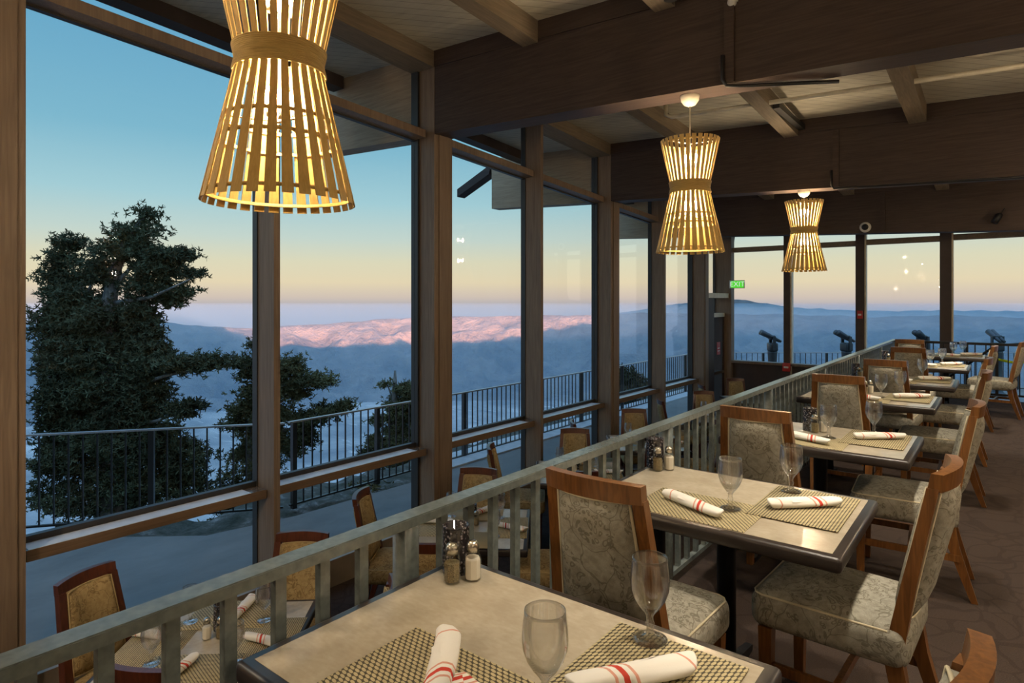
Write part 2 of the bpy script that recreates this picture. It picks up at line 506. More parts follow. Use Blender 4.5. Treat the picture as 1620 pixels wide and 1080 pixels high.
t = NT('desert_valley_floor')
nz = t.n('TexNoise', i_Scale=0.0016, i_Detail=10.0, i_Roughness=0.62, i_Distortion=0.6); t.l(t.coord((1, 1, 1)), nz.inputs['Vector'])
st = t.n('TexNoise', i_Scale=0.012, i_Detail=4.0); t.l(t.coord((0.35, 1.6, 1), (0, 0, -TH)), st.inputs['Vector'])
c1 = t.ramp(nz.outputs['Fac'], [(0.34, (0.15, 0.155, 0.16)), (0.52, (0.29, 0.29, 0.29)), (0.68, (0.50, 0.50, 0.50))])
M['valley'] = t.bsdf(t.mix(t.ramp(st.outputs['Fac'], [(0.62, (0, 0, 0)), (0.7, (1, 1, 1))]), c1, (0.45, 0.45, 0.45, 1)), 1.0, 0, 0.0)


# ------------------------------------------------------------------ large structure
WX = -4.60            # room face of the window columns
GX = -4.87            # window glass
RX = -1.43            # upper guard rail
LOW = -1.0            # lower floor
YF = 13.5             # far window wall
Y0, BAY, CW = 0.863, 3.68, 0.257
XR, YB = 4.6, -3.6    # closing walls on the aisle side and behind the camera

def zceil(x, y): return 4.14 - 0.044 * (x - WX) - 0.063 * (y - 4.543)
def zbeam(x, y): return zceil(x, y) - 0.855
def ztrans(y): return 3.40 - 0.058 * (y - 2.08)

struct(boxobj('floor', M['carpet'], -1.48, XR, YB, 12.42, -0.12, 0.0))
struct(boxobj('floor_lower', M['carpet'], -4.95, -1.48, YB, YF + 0.1, LOW - 0.1, LOW))
struct(boxobj('floor_landing', M['carpet'], -1.48, XR, 12.42, YF + 0.1, LOW - 0.1, LOW))
struct(boxobj('wall_step', M['panel'], -1.50, -1.48, YB, 12.44, LOW, 0.0))
struct(boxobj('wall_landing', M['panel'], -1.48, XR, 12.42, 12.44, LOW, -0.0))
struct(boxobj('wall_right', M['wall'], XR, XR + 0.15, YB, YF + 0.1, LOW, 4.6))
struct(boxobj('wall_back', M['wall'], -4.95, XR + 0.15, YB - 0.15, YB, LOW, 4.75))
struct(boxobj('wall_left', M['wall'], -5.05, -4.87, YB, Y0 - 1.2, LOW, 4.65))

m = MB()          # roof deck with its boarded underside, running on past the glass as eaves
xa, xb, ya, yb = -6.31, XR + 0.2, YB - 0.2, YF + 1.0
m.hexa([(xa, ya, zceil(xa, ya)), (xb, ya, zceil(xb, ya)), (xb, yb, zceil(xb, yb)), (xa, yb, zceil(xa, yb)),
        (xa, ya, zceil(xa, ya) + .2), (xb, ya, zceil(xb, ya) + .2), (xb, yb, zceil(xb, yb) + .2), (xa, yb, zceil(xa, yb) + .2)])
struct(m.build('ceiling', M['ceiling']))

for i in range(-1, 4):        # laminated cross beams, each with a lighter top course, and tails out under the eaves
    ya = Y0 + i * BAY; yb = ya + CW
    m = MB()
    def seg(x0, x1, y0, y1, lo, hi, mi=0):
        m.hexa([(x0, y0, lo(x0, y0)), (x1, y0, lo(x1, y0)), (x1, y1, lo(x1, y1)), (x0, y1, lo(x0, y1)),
                (x0, y0, hi(x0, y0)), (x1, y0, hi(x1, y0)), (x1, y1, hi(x1, y1)), (x0, y1, hi(x0, y1))], mi)
    xl = WX + 0.001
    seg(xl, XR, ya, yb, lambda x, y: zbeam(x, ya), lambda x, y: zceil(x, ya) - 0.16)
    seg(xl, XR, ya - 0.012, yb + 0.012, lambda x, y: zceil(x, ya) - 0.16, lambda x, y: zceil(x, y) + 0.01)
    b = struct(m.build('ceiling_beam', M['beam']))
    m = MB()
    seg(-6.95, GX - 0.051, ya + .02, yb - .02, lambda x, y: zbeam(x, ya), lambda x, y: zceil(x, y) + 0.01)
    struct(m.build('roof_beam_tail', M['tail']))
    if i >= 0:
        h = MB(); hx = -1.56
        h.box(hx - 0.035, hx + 0.035, ya - 0.025, ya - 0.001, zbeam(hx, ya) + 0.0, zceil(hx, ya) - 0.17)
        h.build('hanger_strap', M['beam'], b)

for i in range(-1, 4):        # ceiling joists between the beams
    y0 = Y0 + i * BAY + CW + 0.012; y1 = y0 + BAY - CW - 0.024
    if i == 3: y1 = YF + 0.9
    for xj in (-3.36, -2.06, -0.74, 0.56, 1.86, 3.16):
        m = MB(); w = 0.083
        m.hexa([(xj - w, y0, zceil(xj, y0) - .2), (xj + w, y0, zceil(xj, y0) - .2), (xj + w, y1, zceil(xj, y1) - .2), (xj - w, y1, zceil(xj, y1) - .2),
                (xj - w, y0, zceil(xj, y0) + .01), (xj + w, y0, zceil(xj, y0) + .01), (xj + w, y1, zceil(xj, y1) + .01), (xj - w, y1, zceil(xj, y1) + .01)])
        struct(m.build('ceiling_joist', M['joist']))
    m = MB()                   # header over the windows
    a, b = WX, -4.92
    m.hexa([(b, y0, zceil(a, y0) - .17), (a, y0, zceil(a, y0) - .17), (a, y1, zceil(a, y1) - .17), (b, y1, zceil(a, y1) - .17),
            (b, y0, zceil(b, y0) + .01), (a, y0, zceil(a, y0) + .01), (a, y1, zceil(a, y1) + .01), (b, y1, zceil(b, y1) + .01)])
    struct(m.build('ceiling_header', M['joist']))
    m = MB()                   # eave purlin outside
    a, b = -6.10, -6.30
    m.hexa([(b, y0, zceil(b, y0) - .15), (a, y0, zceil(b, y0) - .15), (a, y1, zceil(b, y1) - .15), (b, y1, zceil(b, y1) - .15),
            (b, y0, zceil(b, y0) + .01), (a, y0, zceil(a, y0) + .01), (a, y1, zceil(a, y1) + .01), (b, y1, zceil(b, y1) + .01)])
    struct(m.build('roof_purlin', M['beam']))

for i in (2,):                 # sloped brace boards under the eave at the beam tails
    y = Y0 + i * BAY
    m = MB()
    m.hexa([(-7.75, y, 3.44 - .23 * (i - 2)), (-7.0, y, 3.76 - .23 * (i - 2)), (-7.0, y + .2, 3.76 - .23 * (i - 2)), (-7.75, y + .2, 3.44 - .23 * (i - 2)),
            (-7.75, y, 3.58 - .23 * (i - 2)), (-6.95, y, 3.93 - .23 * (i - 2)), (-6.95, y + .2, 3.93 - .23 * (i - 2)), (-7.75, y + .2, 3.58 - .23 * (i - 2))])
    struct(m.build('roof_brace', M['beam']))

for i in range(0, 4):          # main columns
    ya = Y0 + i * BAY
    m = MB()
    m.box(WX - 0.22, WX, ya - .004, ya + CW + .004, LOW, zceil(WX, ya) - 0.16)
    m.box(GX - 0.05, WX - 0.22, ya - 0.03, ya + CW + 0.03, LOW, zceil(WX, ya) - 0.16, 1)
    m.box(WX, WX + 0.012, ya + 0.06, ya + CW - 0.04, LOW, zbeam(WX, ya), 0)
    struct(m.build('column', [M['column'], M['gasket']]))
m = MB(); m.box(-4.95, -4.55, YF - 0.17, YF + 0.02, LOW, 3.3); struct(m.build('column_corner', M['column']))

n = 0
for i in range(-1, 3):         # glazing: two lights to a bay, each with sill rail and transom
    ya = Y0 + i * BAY + CW + 0.03; yb = Y0 + (i + 1) * BAY - 0.03
    ym = Y0 + i * BAY + CW / 2 + BAY / 2 - 0.09
    if i >= 0:
        m = MB(); m.box(GX + 0.03, WX, ym, ym + 0.055, LOW, zceil(WX, ym) - 0.17); m.box(GX - 0.04, GX + 0.03, ym - 0.01, ym + 0.065, LOW, zceil(WX, ym) - 0.17, 1)
        struct(m.build('window_mullion', [M['column'], M['gasket']]))
    for (p, q) in ((ya, ym - 0.01), (ym + 0.065, yb)):
        if i == -1 and p < Y0 - 2.0 and q < Y0 - 1.3:
            continue
        n += 1
        w = bpy.data.objects.new('window_%d' % n, None); COL.objects.link(w); struct(w)
        s_ = MB(); s_.box(GX + 0.0, WX - 0.09, p, q, -0.035, 0.036); s_.box(GX - 0.03, GX + 0.02, p, q, -0.03, 0.075, 1)
        s_.build('sill_rail', [M['sill'], M['gasket']], w)
        c_ = MB(); c_.box(GX + 0.03, WX - 0.092, p + .01, q - 0.13, 0.034, 0.0385); sc0 = [x for x in w.children if x.name.startswith('sill_rail')][0]; c_.build('sill_sky_patch', M['cap'], sc0)  # pale strip stands for sky light on the sill, stopping before the mullion
        s_ = MB()
        z0, z1 = ztrans(p), ztrans(q)
        def tr(x0, x1, dz0, dz1, mi):
            s_.hexa([(x0, p, z0 + dz0), (x1, p, z0 + dz0), (x1, q, z1 + dz0), (x0, q, z1 + dz0), (x0, p, z0 + dz1), (x1, p, z0 + dz1), (x1, q, z1 + dz1), (x0, q, z1 + dz1)], mi)
        tr(GX + 0.02, WX - 0.10, 0, 0.08, 0); tr(GX - 0.03, GX + 0.02, -0.015, 0.09, 1)
        s_.build('transom_rail', [M['column'], M['gasket']], w)
        s_ = MB(); s_.box(GX - 0.06, WX - 0.12, p, q, LOW, LOW + 0.24); s_.build('curb', M['curb'], w)
        g = MB()
        zt = zceil(WX, q) - 0.17
        g.box(GX - 0.004, GX + 0.004, p, q, LOW + 0.24, -0.03)
        g.hexa([(GX - .004, p, .07), (GX + .004, p, .07), (GX + .004, q, .07), (GX - .004, q, .07), (GX - .004, p, z0), (GX + .004, p, z0), (GX + .004, q, z1), (GX - .004, q, z1)])
        zc0, zc1 = zceil(WX, p) - 0.17, zceil(WX, q) - 0.17
        g.hexa([(GX - .004, p, z0 + .08), (GX + .004, p, z0 + .08), (GX + .004, q, z1 + .08), (GX - .004, q, z1 + .08), (GX - .004, p, zc0), (GX + .004, p, zc0), (GX + .004, q, zc1), (GX - .004, q, zc1)])
        g.build('glass_pane', M['glass'], w)

# end door in the last part of the window wall
d = bpy.data.objects.new('door_1', None); COL.objects.link(d); struct(d)
m = MB()
ye = Y0 + 3 * BAY + CW
m.box(GX, WX - 0.02, ye + 0.02, ye + 0.36, LOW, 1.62)
m.build('side_panel', M['panel'], d)
m = MB()
m.box(GX - 0.02, WX - 0.0, ye + 0.02, YF - 0.17, 1.62, 1.72); m.box(GX, WX - 0.08, ye + 0.4, YF - 0.17, 1.22, 1.30)
m.build('door_header', M['cream'], d)
m = MB()
m.box(GX, WX - 0.1, ye + 0.36, ye + 0.44, LOW, 1.22); m.box(GX, WX - 0.1, YF - 0.3, YF - 0.17, LOW, 1.22); m.box(GX, WX - 0.1, ye + 0.44, YF - 0.3, LOW, LOW + 0.2)
m.build('door_frame', M['panel'], d)
m = MB(); m.box(WX - 0.14, WX - 0.06, ye + 0.44, YF - 0.3, 0.03, 0.09); m.build('push_bar', M['chrome'], d)
m = MB(); m.box(GX - .004, GX + .004, ye + 0.02, YF - 0.17, LOW + 0.2, 3.2); m.build('glass_pane', M['glass'], d)
struct(boxobj('wall_left_end', M['gasket'], GX - 0.05, GX - 0.02, YF - 0.2, YF + 0.05, LOW, 3.4))

# far window wall
struct(boxobj('wall_far_panel', M['panel'], -4.55, -2.13, YF - 0.06, YF + 0.06, LOW, 0.24))
struct(boxobj('wall_far_curb', M['panel'], -2.13, XR, YF - 0.06, YF + 0.06, LOW, LOW + 0.35))
mx = [-4.55, -3.43, -2.115, -0.775, 0.66, 2.0, 3.3, 4.6]
bw = [0, 0.07, 0.085, 0.10, 0.10, 0.1, 0.1, 0]
for k in range(1, 7):
    m = MB(); m.box(mx[k] - bw[k], mx[k] + bw[k] * 0.7, YF - 0.14, YF + 0.05, LOW, 3.4)
    m.box(mx[k] + bw[k] * 0.7, mx[k] + bw[k] * 0.7 + 0.025, YF - 0.1, YF + 0.05, LOW, 3.4, 1)  # cream strip paints the lit side of the mullion
    struct(m.build('window_mullion', [M['panel'], M['cream']]))
for k in range(7):
    w = bpy.data.objects.new('window_%d' % (n + 1 + k), None); COL.objects.link(w); struct(w)
    x0, x1 = mx[k] + bw[k] * 0.7 + (0.025 if k else 0), mx[k + 1] - bw[k + 1]
    zb = 0.24 if k < 2 else LOW + 0.35
    zr = 2.60 + 0.012 * k
    m = MB(); m.box(x0, x1, YF - 0.07, YF + 0.05, zr, zr + 0.10); m.build('transom_rail', M['joist'], w)
    m = MB(); m.box(x0, x1, YF - 0.16, YF + 0.05, zb, zb + 0.05); m.build('sill_rail', M['column'], w)
    m = MB(); m.box(x0, x1, YF - .004, YF + .004, zb + 0.05, zr); m.box(x0, x1, YF - .004, YF + .004, zr + 0.10, 3.5); m.build('glass_pane', M['glass'], w)
struct(boxobj('trim_far_header', M['panel'], -4.9, XR, YF - 0.1, YF + 0.1, 3.12, 3.6))

# ------------------------------------------------------------------ outside: terrace, slope, valley, hills, unseen shading ridge behind
m = MB()
edge = [(-9.35, -4.0), (-9.2, 1.0), (-7.85, 2.75), (-7.1, 3.4), (-6.88, 4.4), (-6.80, 6.6), (-7.5, 7.0), (-7.5, 18.4), (1.2, 25.5), (8, 25.5), (8, YF + .12), (-4.96, YF + .12), (-4.96, -4.0)]
nn = len(edge)
m.add([(x, y, -1.1) for x, y in edge] + [(x, y, -1.4) for x, y in edge], [tuple(range(nn))] + [tuple(range(2 * nn - 1, nn - 1, -1))] + [(k, (k + 1) % nn, nn + (k + 1) % nn, nn + k) for k in range(nn)])
struct(m.build('ground_terrace', M['deck']))
struct(boxobj('ground_curb', M['curbstone'], -7.5, -6.85, 7.0, 18.3, -1.11, -1.07))

def fbm(x, y, s, o=5):
    return noise.fractal(Vector((x * s, y * s, 3.1)), 1.0, 2.1, o)

m = MB()                      # steep rocky slope just past the terrace
nu, nv = 150, 40
for j in range(nv):
    for i in range(nu):
        tt = i / (nu - 1); r = (j / (nv - 1)) ** 2.2 * 70
        k = tt * 3
        pts = [(-9.3, -6), (-6.85, 3.6), (-6.9, 18.5), (6.0, 28.5)]
        a = min(2, int(k)); f_ = k - a
        x = pts[a][0] * (1 - f_) + pts[a + 1][0] * f_; y = pts[a][1] * (1 - f_) + pts[a + 1][1] * f_
        dx, dy = -0.86 + 0.35 * (tt > .66), 0.5
        z = -1.16 - max(0, r - 1.5) * 0.62 + fbm(x - r, y + r, 0.9) * min(0.5, 0.07 + r * 0.12) - 0.05
        m.v.append((x + dx * r - 0.05, y + dy * r, z))
for j in range(nv - 1):
    for i in range(nu - 1):
        m.f.append((j * nu + i, j * nu + i + 1, (j + 1) * nu + i + 1, (j + 1) * nu + i)); m.m.append(0); m.sm.append(True)
struct(m.build('terrain_slope', M['rock']))

FLOOR = -900.0
# crest of the hills: (bearing left of the window wall's direction in degrees, elevation angle tangent of the crest, distance)
def brg(px): return TH - math.atan((px - 810) / FPX)
def eltan(px, py): return (475 - py) / FPX * math.cos(math.atan((px - 810) / FPX))
crest_px = [(-200, 520), (60, 512), (230, 507), (330, 516), (400, 519), (460, 514), (520, 511), (600, 505), (660, 503), (715, 501), (780, 501), (830, 499), (900, 498), (940, 499),
            (980, 496), (1040, 494), (1110, 497), (1166, 497), (1250, 497), (1340, 500), (1400, 502), (1450, 499), (1500, 499), (1560, 501), (1620, 503), (1900, 505)]
cb = np.array([-brg(p) for p, q in crest_px]); ce = np.array([eltan(p, q) for p, q in crest_px])
R0, R1, RC = 2300.0, 11000.0, 7600.0
na, nr = 420, 170
az = np.linspace(-brg(-150), -brg(1800), na)
rr = R0 + (R1 - R0) * np.linspace(0, 1, nr) ** 1.15
ctan = np.interp(az, cb, ce)
vs = np.zeros((nr, na, 3))
right = np.clip((az - (-brg(880))) / 0.22, 0, 1)
for i in range(na):
    bx, by = math.sin(az[i]), math.cos(az[i])
    top = ctan[i] * RC + EYE
    for j in range(nr):
        r = rr[j]; x, y = bx * r, by * r
        base = FLOOR + fbm(x, y, 0.0006, 4) * 8
        start = 5600 - 1700 * right[i]
        q = min(1, max(0, (r - start) / (RC - start)))
        prof = q ** 1.5
        rd = abs(fbm(x * 1.0, y * 1.0, 0.0013, 7)); rd2 = fbm(x, y, 0.0022, 7)
        ero = (q * (1 - q) * 4) * (330 * (0.30 - rd) + 120 * rd2)
        crestn = 14 * fbm(x, y, 0.004, 5) * q
        z = base + (top - FLOOR) * prof + ero + crestn
        if r > RC:
            z = base + (top - FLOOR) - (r - RC) * 0.10 + crestn
        vs[j, i] = (x, y, z)
m = MB()
m.v = [tuple(p) for p in vs.reshape(-1, 3)]
fs = []
for j in range(nr - 1):
    for i in range(na - 1):
        fs.append((j * na + i, j * na + i + 1, (j + 1) * na + i + 1, (j + 1) * na + i))
m.f = fs; m.sm = [True] * len(fs)
rmid = (rr[:-1] + rr[1:]) / 2
m.m = [1 if rmid[k // (na - 1)] > 5600 - 1700 * right[k % (na - 1)] else 0 for k in range(len(fs))]
struct(m.build('terrain_valley', [M['valley'], M['hills']]))

m = MB()                      # far blue range beyond the hills
fp = [(900, 505), (1000, 492), (1060, 482), (1120, 476), (1166, 473), (1200, 478), (1250, 486), (1330, 490), (1400, 492), (1500, 490), (1620, 492), (1800, 494)]
fb = np.array([-brg(p) for p, q in fp]); fe = np.array([eltan(p, q) for p, q in fp])
aa = np.linspace(fb[0], fb[-1], 160); RF = 13500.0
for k, a in enumerate(aa):
    zt = np.interp(a, fb, fe) * RF + 20 * fbm(a * 60, 1.0, 1.0, 4)
    for (r, z) in ((RF - 1800, FLOOR), (RF - 600, FLOOR * .45 + zt * .55), (RF, zt), (RF + 900, zt - 300)):
        m.v.append((math.sin(a) * r, math.cos(a) * r, z))
for k in range(len(aa) - 1):
    for j in range(3):
        m.f.append((k * 4 + j, (k + 1) * 4 + j, (k + 1) * 4 + j + 1, k * 4 + j + 1)); m.m.append(0); m.sm.append(True)
struct(m.build('terrain_range', M['hills']))

m = MB()                      # unseen mountain behind the building, its ridge shaped to shade valley and hills
sl = [-14000, -4000, -1500, -700, -200, 400, 1200, 2000, 2500, 3000, 3500, 4200, 6000, 14000]
sz = [450, 450, 400, 330, 90, 30, 60, 40, 120, 190, 260, 470, 900, 1300]
tosun = Vector((math.sin(SUN_AZ), -math.cos(SUN_AZ), 0)); along = Vector((math.cos(SUN_AZ), math.sin(SUN_AZ), 0))
sg = np.linspace(-12000, 12000, 321)
for k, s_ in enumerate(sg):
    hgt = float(np.interp(s_, sl, sz)) + 75 * fbm(s_, 7.0, 0.0045, 5)
    for (r, z) in ((40, -1100.0), (45, -8.0), (250, min(hgt * .5, 20)), (650, hgt), (1500, hgt - 120)):
        p = tosun * r + along * s_
        m.v.append((p.x + 4, p.y, z))
for k in range(len(sg) - 1):
    for j in range(4):
        m.f.append((k * 5 + j, (k + 1) * 5 + j, (k + 1) * 5 + j + 1, k * 5 + j + 1)); m.m.append(0); m.sm.append(True)
struct(m.build('terrain_shade_ridge', M['rock']))

# haze filling the air over the valley
t = NT('valley_haze')
vsn = t.n('VolumeScatter'); vsn.inputs['Color'].default_value = (0.42, 0.69, 1.0, 1); vsn.inputs['Density'].default_value = 0.00008; vsn.inputs['Anisotropy'].default_value = 0.45
t.l(vsn.outputs[0], t.out.inputs['Volume'])
M['haze'] = t.m
m = MB()
fw = Vector((-ST, CT, 0)); rt = Vector((CT, ST, 0))
pp = []
for z in (-950.0, -45.0):
    for (a, b) in ((-16000, 1200), (16000, 1200), (16000, 12000), (-16000, 12000)):
        p = rt * a + fw * b; pp.append((p.x, p.y, z))
m.hexa(pp)
hz = m.build('valley_haze', M['haze'])
tag(hz, 'pale blue evening haze lying over the desert valley', 'haze', kind='stuff')

# ------------------------------------------------------------------ upper guard rail
gr = thing('guard_rail', 'grey-green painted metal guard rail running along the upper dining level', 'railing', (RX, 0, 0))
b0 = MB(); b0.box(-.033, .033, YB, 12.3, .885, .912); b0.box(-.030, .030, YB, 12.3, .912, .915); b0.build('top_rail', M['rail'], gr)
b0 = MB(); b0.box(-0.016, 0.016, YB, 12.3, 0.06, 0.085); b0.build('bottom_rail', M['rail'], gr)
bal = None
post = None
PY = [1.29 + 1.87 * k for k in range(-1, 7)]
for k, y in enumerate(PY):
    if y > 12.3: continue
    if post is None:
        q = MB(); q.rbox(0, 0, 0.443, 0.06, 0.06, 0.886, 0.004, 1); post = q.build('post', M['rail'], gr)
        post.location = (0, y, 0)
    else:
        c = post.copy(); COL.objects.link(c); c.location = (0, y, 0)
    for j in range(13):
        yy = y + 0.155 + 0.1290 * j
        if yy > 12.25 or yy < 0.0: continue
        if bal is None:
            q = MB(); q.box(-0.012, 0.012, -0.015, 0.015, 0.085, 0.884); bal = q.build('baluster', M['rail'], gr); bal.location = (0, yy, 0)
        else:
            c = bal.copy(); COL.objects.link(c); c.location = (0, yy, 0)

# black metal rail closing the far end of the upper level, with the stair handrail going down
er = thing('stair_rail', 'black metal guard rail with pickets at the far end of the upper level', 'railing', (RX, 12.36, 0))
q = MB(); q.box(0.02, 3.4, -0.02, 0.02, 0.86, 0.90); q.build('top_rail', M['black'], er)
q = MB(); q.box(0.02, 3.4, -0.012, 0.012, 0.08, 0.11); q.build('bottom_rail', M['black'], er)
q = MB(); q.tube([(0.72, 0.1, 0.30), (1.35, 0.1, 0.86), (1.7, 0.1, 0.9)], 0.02, 8); q.build('handrail', M['black'], er)
pk = None
for j in range(24):
    x = 0.12 + 0.138 * j
    if pk is None:
        q = MB(); q.box(-0.008, 0.008, -0.008, 0.008, 0.11, 0.86); pk = q.build('picket', M['black'], er); pk.location = (x, 0, 0)
    else:
        c = pk.copy(); COL.objects.link(c); c.location = (x, 0, 0)
ps = None
for x in (0.42, 0.98, 1.36, 1.98, 2.7, 3.38):
    if ps is None:
        q = MB(); q.box(-0.02, 0.02, -0.02, 0.02, 0.0, 0.87); ps = q.build('post', M['black'], er); ps.location = (x, 0, 0)
    else:
        c = ps.copy(); COL.objects.link(c); c.location = (x, 0, 0)
q = MB(); q.tube([(0.35 + 0.0, 12.47, 0.62), (0.12, 12.5, 0.60), (-0.2, 12.47, 0.665)], 0.022, 6)
tp = q.build('caution_tape', M['yellow']); tag(tp, 'yellow-green caution tape strung behind the black stair rail', 'tape')

# ------------------------------------------------------------------ outdoor railings
def outdoor_rail(p0, p1, label, ppost, start=0.07, step=0.1325, zt=0.012, zb=-1.075):
    p0 = Vector((*p0, 0)); p1 = Vector((*p1, 0)); L = (p1 - p0).length; ang = math.atan2(p1.y - p0.y, p1.x - p0.x)
    o = thing('terrace_railing', label, 'railing', (p0.x, p0.y, 0), ang)
    q = MB(); q.box(-0.01, L + 0.01, -0.028, 0.028, zt - 0.02, zt); q.build('top_rail', M['rail_top_lit'], o)
    q = MB(); q.box(0, L, -0.02, 0.02, zb, zb + 0.022); q.build('bottom_rail', M['outrail'], o)
    ref = None
    s = start
    while s < L:
        if all(abs(s - w) > 0.06 for w in ppost):
            if ref is None:
                q = MB(); q.box(-0.008, 0.008, -0.008, 0.008, zb + .02, zt - .02); ref = q.build('picket', M['outrail'], o); ref.location = (s, 0, 0)
            else:
                c = ref.copy(); COL.objects.link(c); c.location = (s, 0, 0)
        s += step
    ref = None
    for w in ppost:
        if ref is None:
            q = MB(); q.box(-0.03, 0.03, -0.03, 0.03, -1.12, zt - .02); ref = q.build('post', M['outrail'], o); ref.location = (w, 0, 0)
        else:
            c = ref.copy(); COL.objects.link(c); c.location = (w, 0, 0)
    return o
outdoor_rail((-9.15, 1.87), (-7.2, 4.42), 'black picket railing angled out past the big dark pine', [0.05, 1.7, 3.0], step=0.15)
outdoor_rail((-7.2, 4.51), (-7.2, 11.4), 'black picket railing of the terrace outside the main windows', [0.06 - 0.4 + 0.4, 1.43, 3.3, 5.15])
outdoor_rail((-7.2, 11.43), (-7.2, 18.0), 'black picket railing at the far stretch of the window-side terrace', [0.15, 2.0, 3.9, 5.8])
outdoor_rail((-7.2, 18.05), (0.9, 24.44), 'black picket railing behind the coin-operated viewers', [0.06, 2.0, 3.9, 5.8, 7.7, 9.6], step=0.16)

# coin-operated viewers on the far terrace
def viewer():
    o = thing('coin_viewer', '', 'viewer')
    q = MB(); q.lathe([(0.24, 0), (0.24, 0.04), (0.16, 0.08), (0.13, 0.12), (0.11, 0.9), (0.13, 1.2), (0.13, 1.24)], 20); q.build('pedestal', M['tele'], o)
    q = MB(); q.rbox(0, 0, 1.36, 0.27, 0.24, 0.24, 0.04, 2); q.box(-0.17, -0.135, -0.05, 0.05, 1.27, 1.46); q.build('coin_box', M['tele'], o)
    q = MB(); q.box(-0.16, -0.12, -0.04, 0.04, 1.44, 1.66); q.box(0.12, 0.16, -0.04, 0.04, 1.44, 1.66); q.build('yoke', M['tele'], o)
    h = MB()
    d = Vector((0, 0.85, 0.42)).normalized()
    c0 = Vector((0, 0, 1.62))
    for s in (-0.055, 0.055):
        off = Vector((s, 0, 0))
        pts = [c0 + off - d * 0.24, c0 + off - d * 0.05, c0 + off + d * 0.10, c0 + off + d * 0.36]
        h.tube(pts, [0.035, 0.05, 0.065, 0.075], 12)
    h.rbox(0, 0.02, 1.63, 0.22, 0.16, 0.12, 0.03, 2)
    h.build('binocular_head', M['tele'], o)
    return o
vw = viewer()
vpos = [((-5.083, 18.278), 2.2, 'coin-operated viewer tilted upward, the one by the exit sign corner'), ((-3.449, 19.567), 2.5, 'coin-operated viewer in the second far window from the corner'),
        ((-1.76, 20.899), 2.75, 'coin-operated viewer just above the end of the grey rail'), ((-0.112, 22.199), 0.55, 'coin-operated viewer seen end-on behind the black stair rail')]
for k, ((x, y), rz, lb) in enumerate(vpos):
    o = vw if k == 0 else copy_tree(vw)
    o.location = (x, y, -1.1); o.rotation_euler = (0, 0, rz); o['label'] = lb; o['group'] = 'coin viewers on the far terrace'

# ------------------------------------------------------------------ trees
def P(px, py, d):
    X = (px - 810) / FPX * d
    return Vector((X * CT - d * ST, X * ST + d * CT, EYE - (py - 475) / FPX * d))

def tufts(centres, size, blades, mi=0):
    """needle tufts: short blades radiating from each centre"""
    C_ = np.asarray(centres); n_ = len(C_)
    c = np.repeat(C_, blades, axis=0)
    u = rng.normal(size=(n_ * blades, 3)); u[:, 2] = u[:, 2] * 0.8 + 0.25
    u /= np.linalg.norm(u, axis=1)[:, None]
    r = rng.normal(size=(n_ * blades, 3)); w = np.cross(u, r); w /= np.linalg.norm(w, axis=1)[:, None] + 1e-9
    L = size * rng.uniform(0.6, 1.15, size=(n_ * blades, 1)); wd = L * 0.13
    a = c - w * wd; b = c + w * wd; t1 = c + u * L + w * wd * .7; t2 = c + u * L - w * wd * .7
    V = np.stack([a, b, t1, t2], 1).reshape(-1, 3)
    F = np.arange(len(V)).reshape(-1, 4)
    return V, F

def conifer(label, trunk, branches, lobes, mat, tuft=0.16, blades=9, group=None, name='pine_tree'):
    base = P(*trunk[0][:3])
    o = thing(name, label, 'tree', tuple(base), 0, group)
    q = MB(); pts = [P(*p[:3]) - base for p in trunk]; q.tube(pts, [p[3] for p in trunk], 10); q.build('trunk', M['bark'], o)
    if branches:
        q = MB()
        for br in branches:
            pts = [P(*p) - base for p in br]; N = len(pts)
            q.tube(pts, [0.055 * (1 - 0.8 * k / (N - 1)) for k in range(N)], 6)
        q.build('branches', M['bark'], o)
    cs = []
    for (px, py, rx, ry, dd, cnt) in lobes:
        d0 = dd; mpp = d0 / FPX
        ctr = P(px, py, d0)
        nsub = max(2, int(cnt * (1.5 if py < 475 else 2.3)) // 14)
        for k in range(nsub):
            while True:
                e = rng.uniform(-1, 1, 3)
                if (e ** 2).sum() <= 1: break
            sc = ctr + Vector((CT, ST, 0)) * float(e[0] * rx * mpp) + Vector((0, 0, 1)) * float(e[1] * ry * mpp) + Vector((-ST, CT, 0)) * float(e[2] * min(rx, 60) * mpp * 0.9)
            sr = float(rng.uniform(0.07, 0.13))
            for _ in range(14):
                g = rng.normal(size=3) * sr * np.array([1.15, 1.15, 0.6])
                cs.append((sc.x + g[0] - base.x, sc.y + g[1] - base.y, sc.z + g[2] - base.z))
    V, F = tufts(cs, tuft, blades)
    me = bpy.data.meshes.new('foliage')
    me.from_pydata(V.tolist(), [], F.tolist()); me.materials.append(mat)
    f_ = bpy.data.objects.new('foliage', me); COL.objects.link(f_); f_.parent = o
    return o

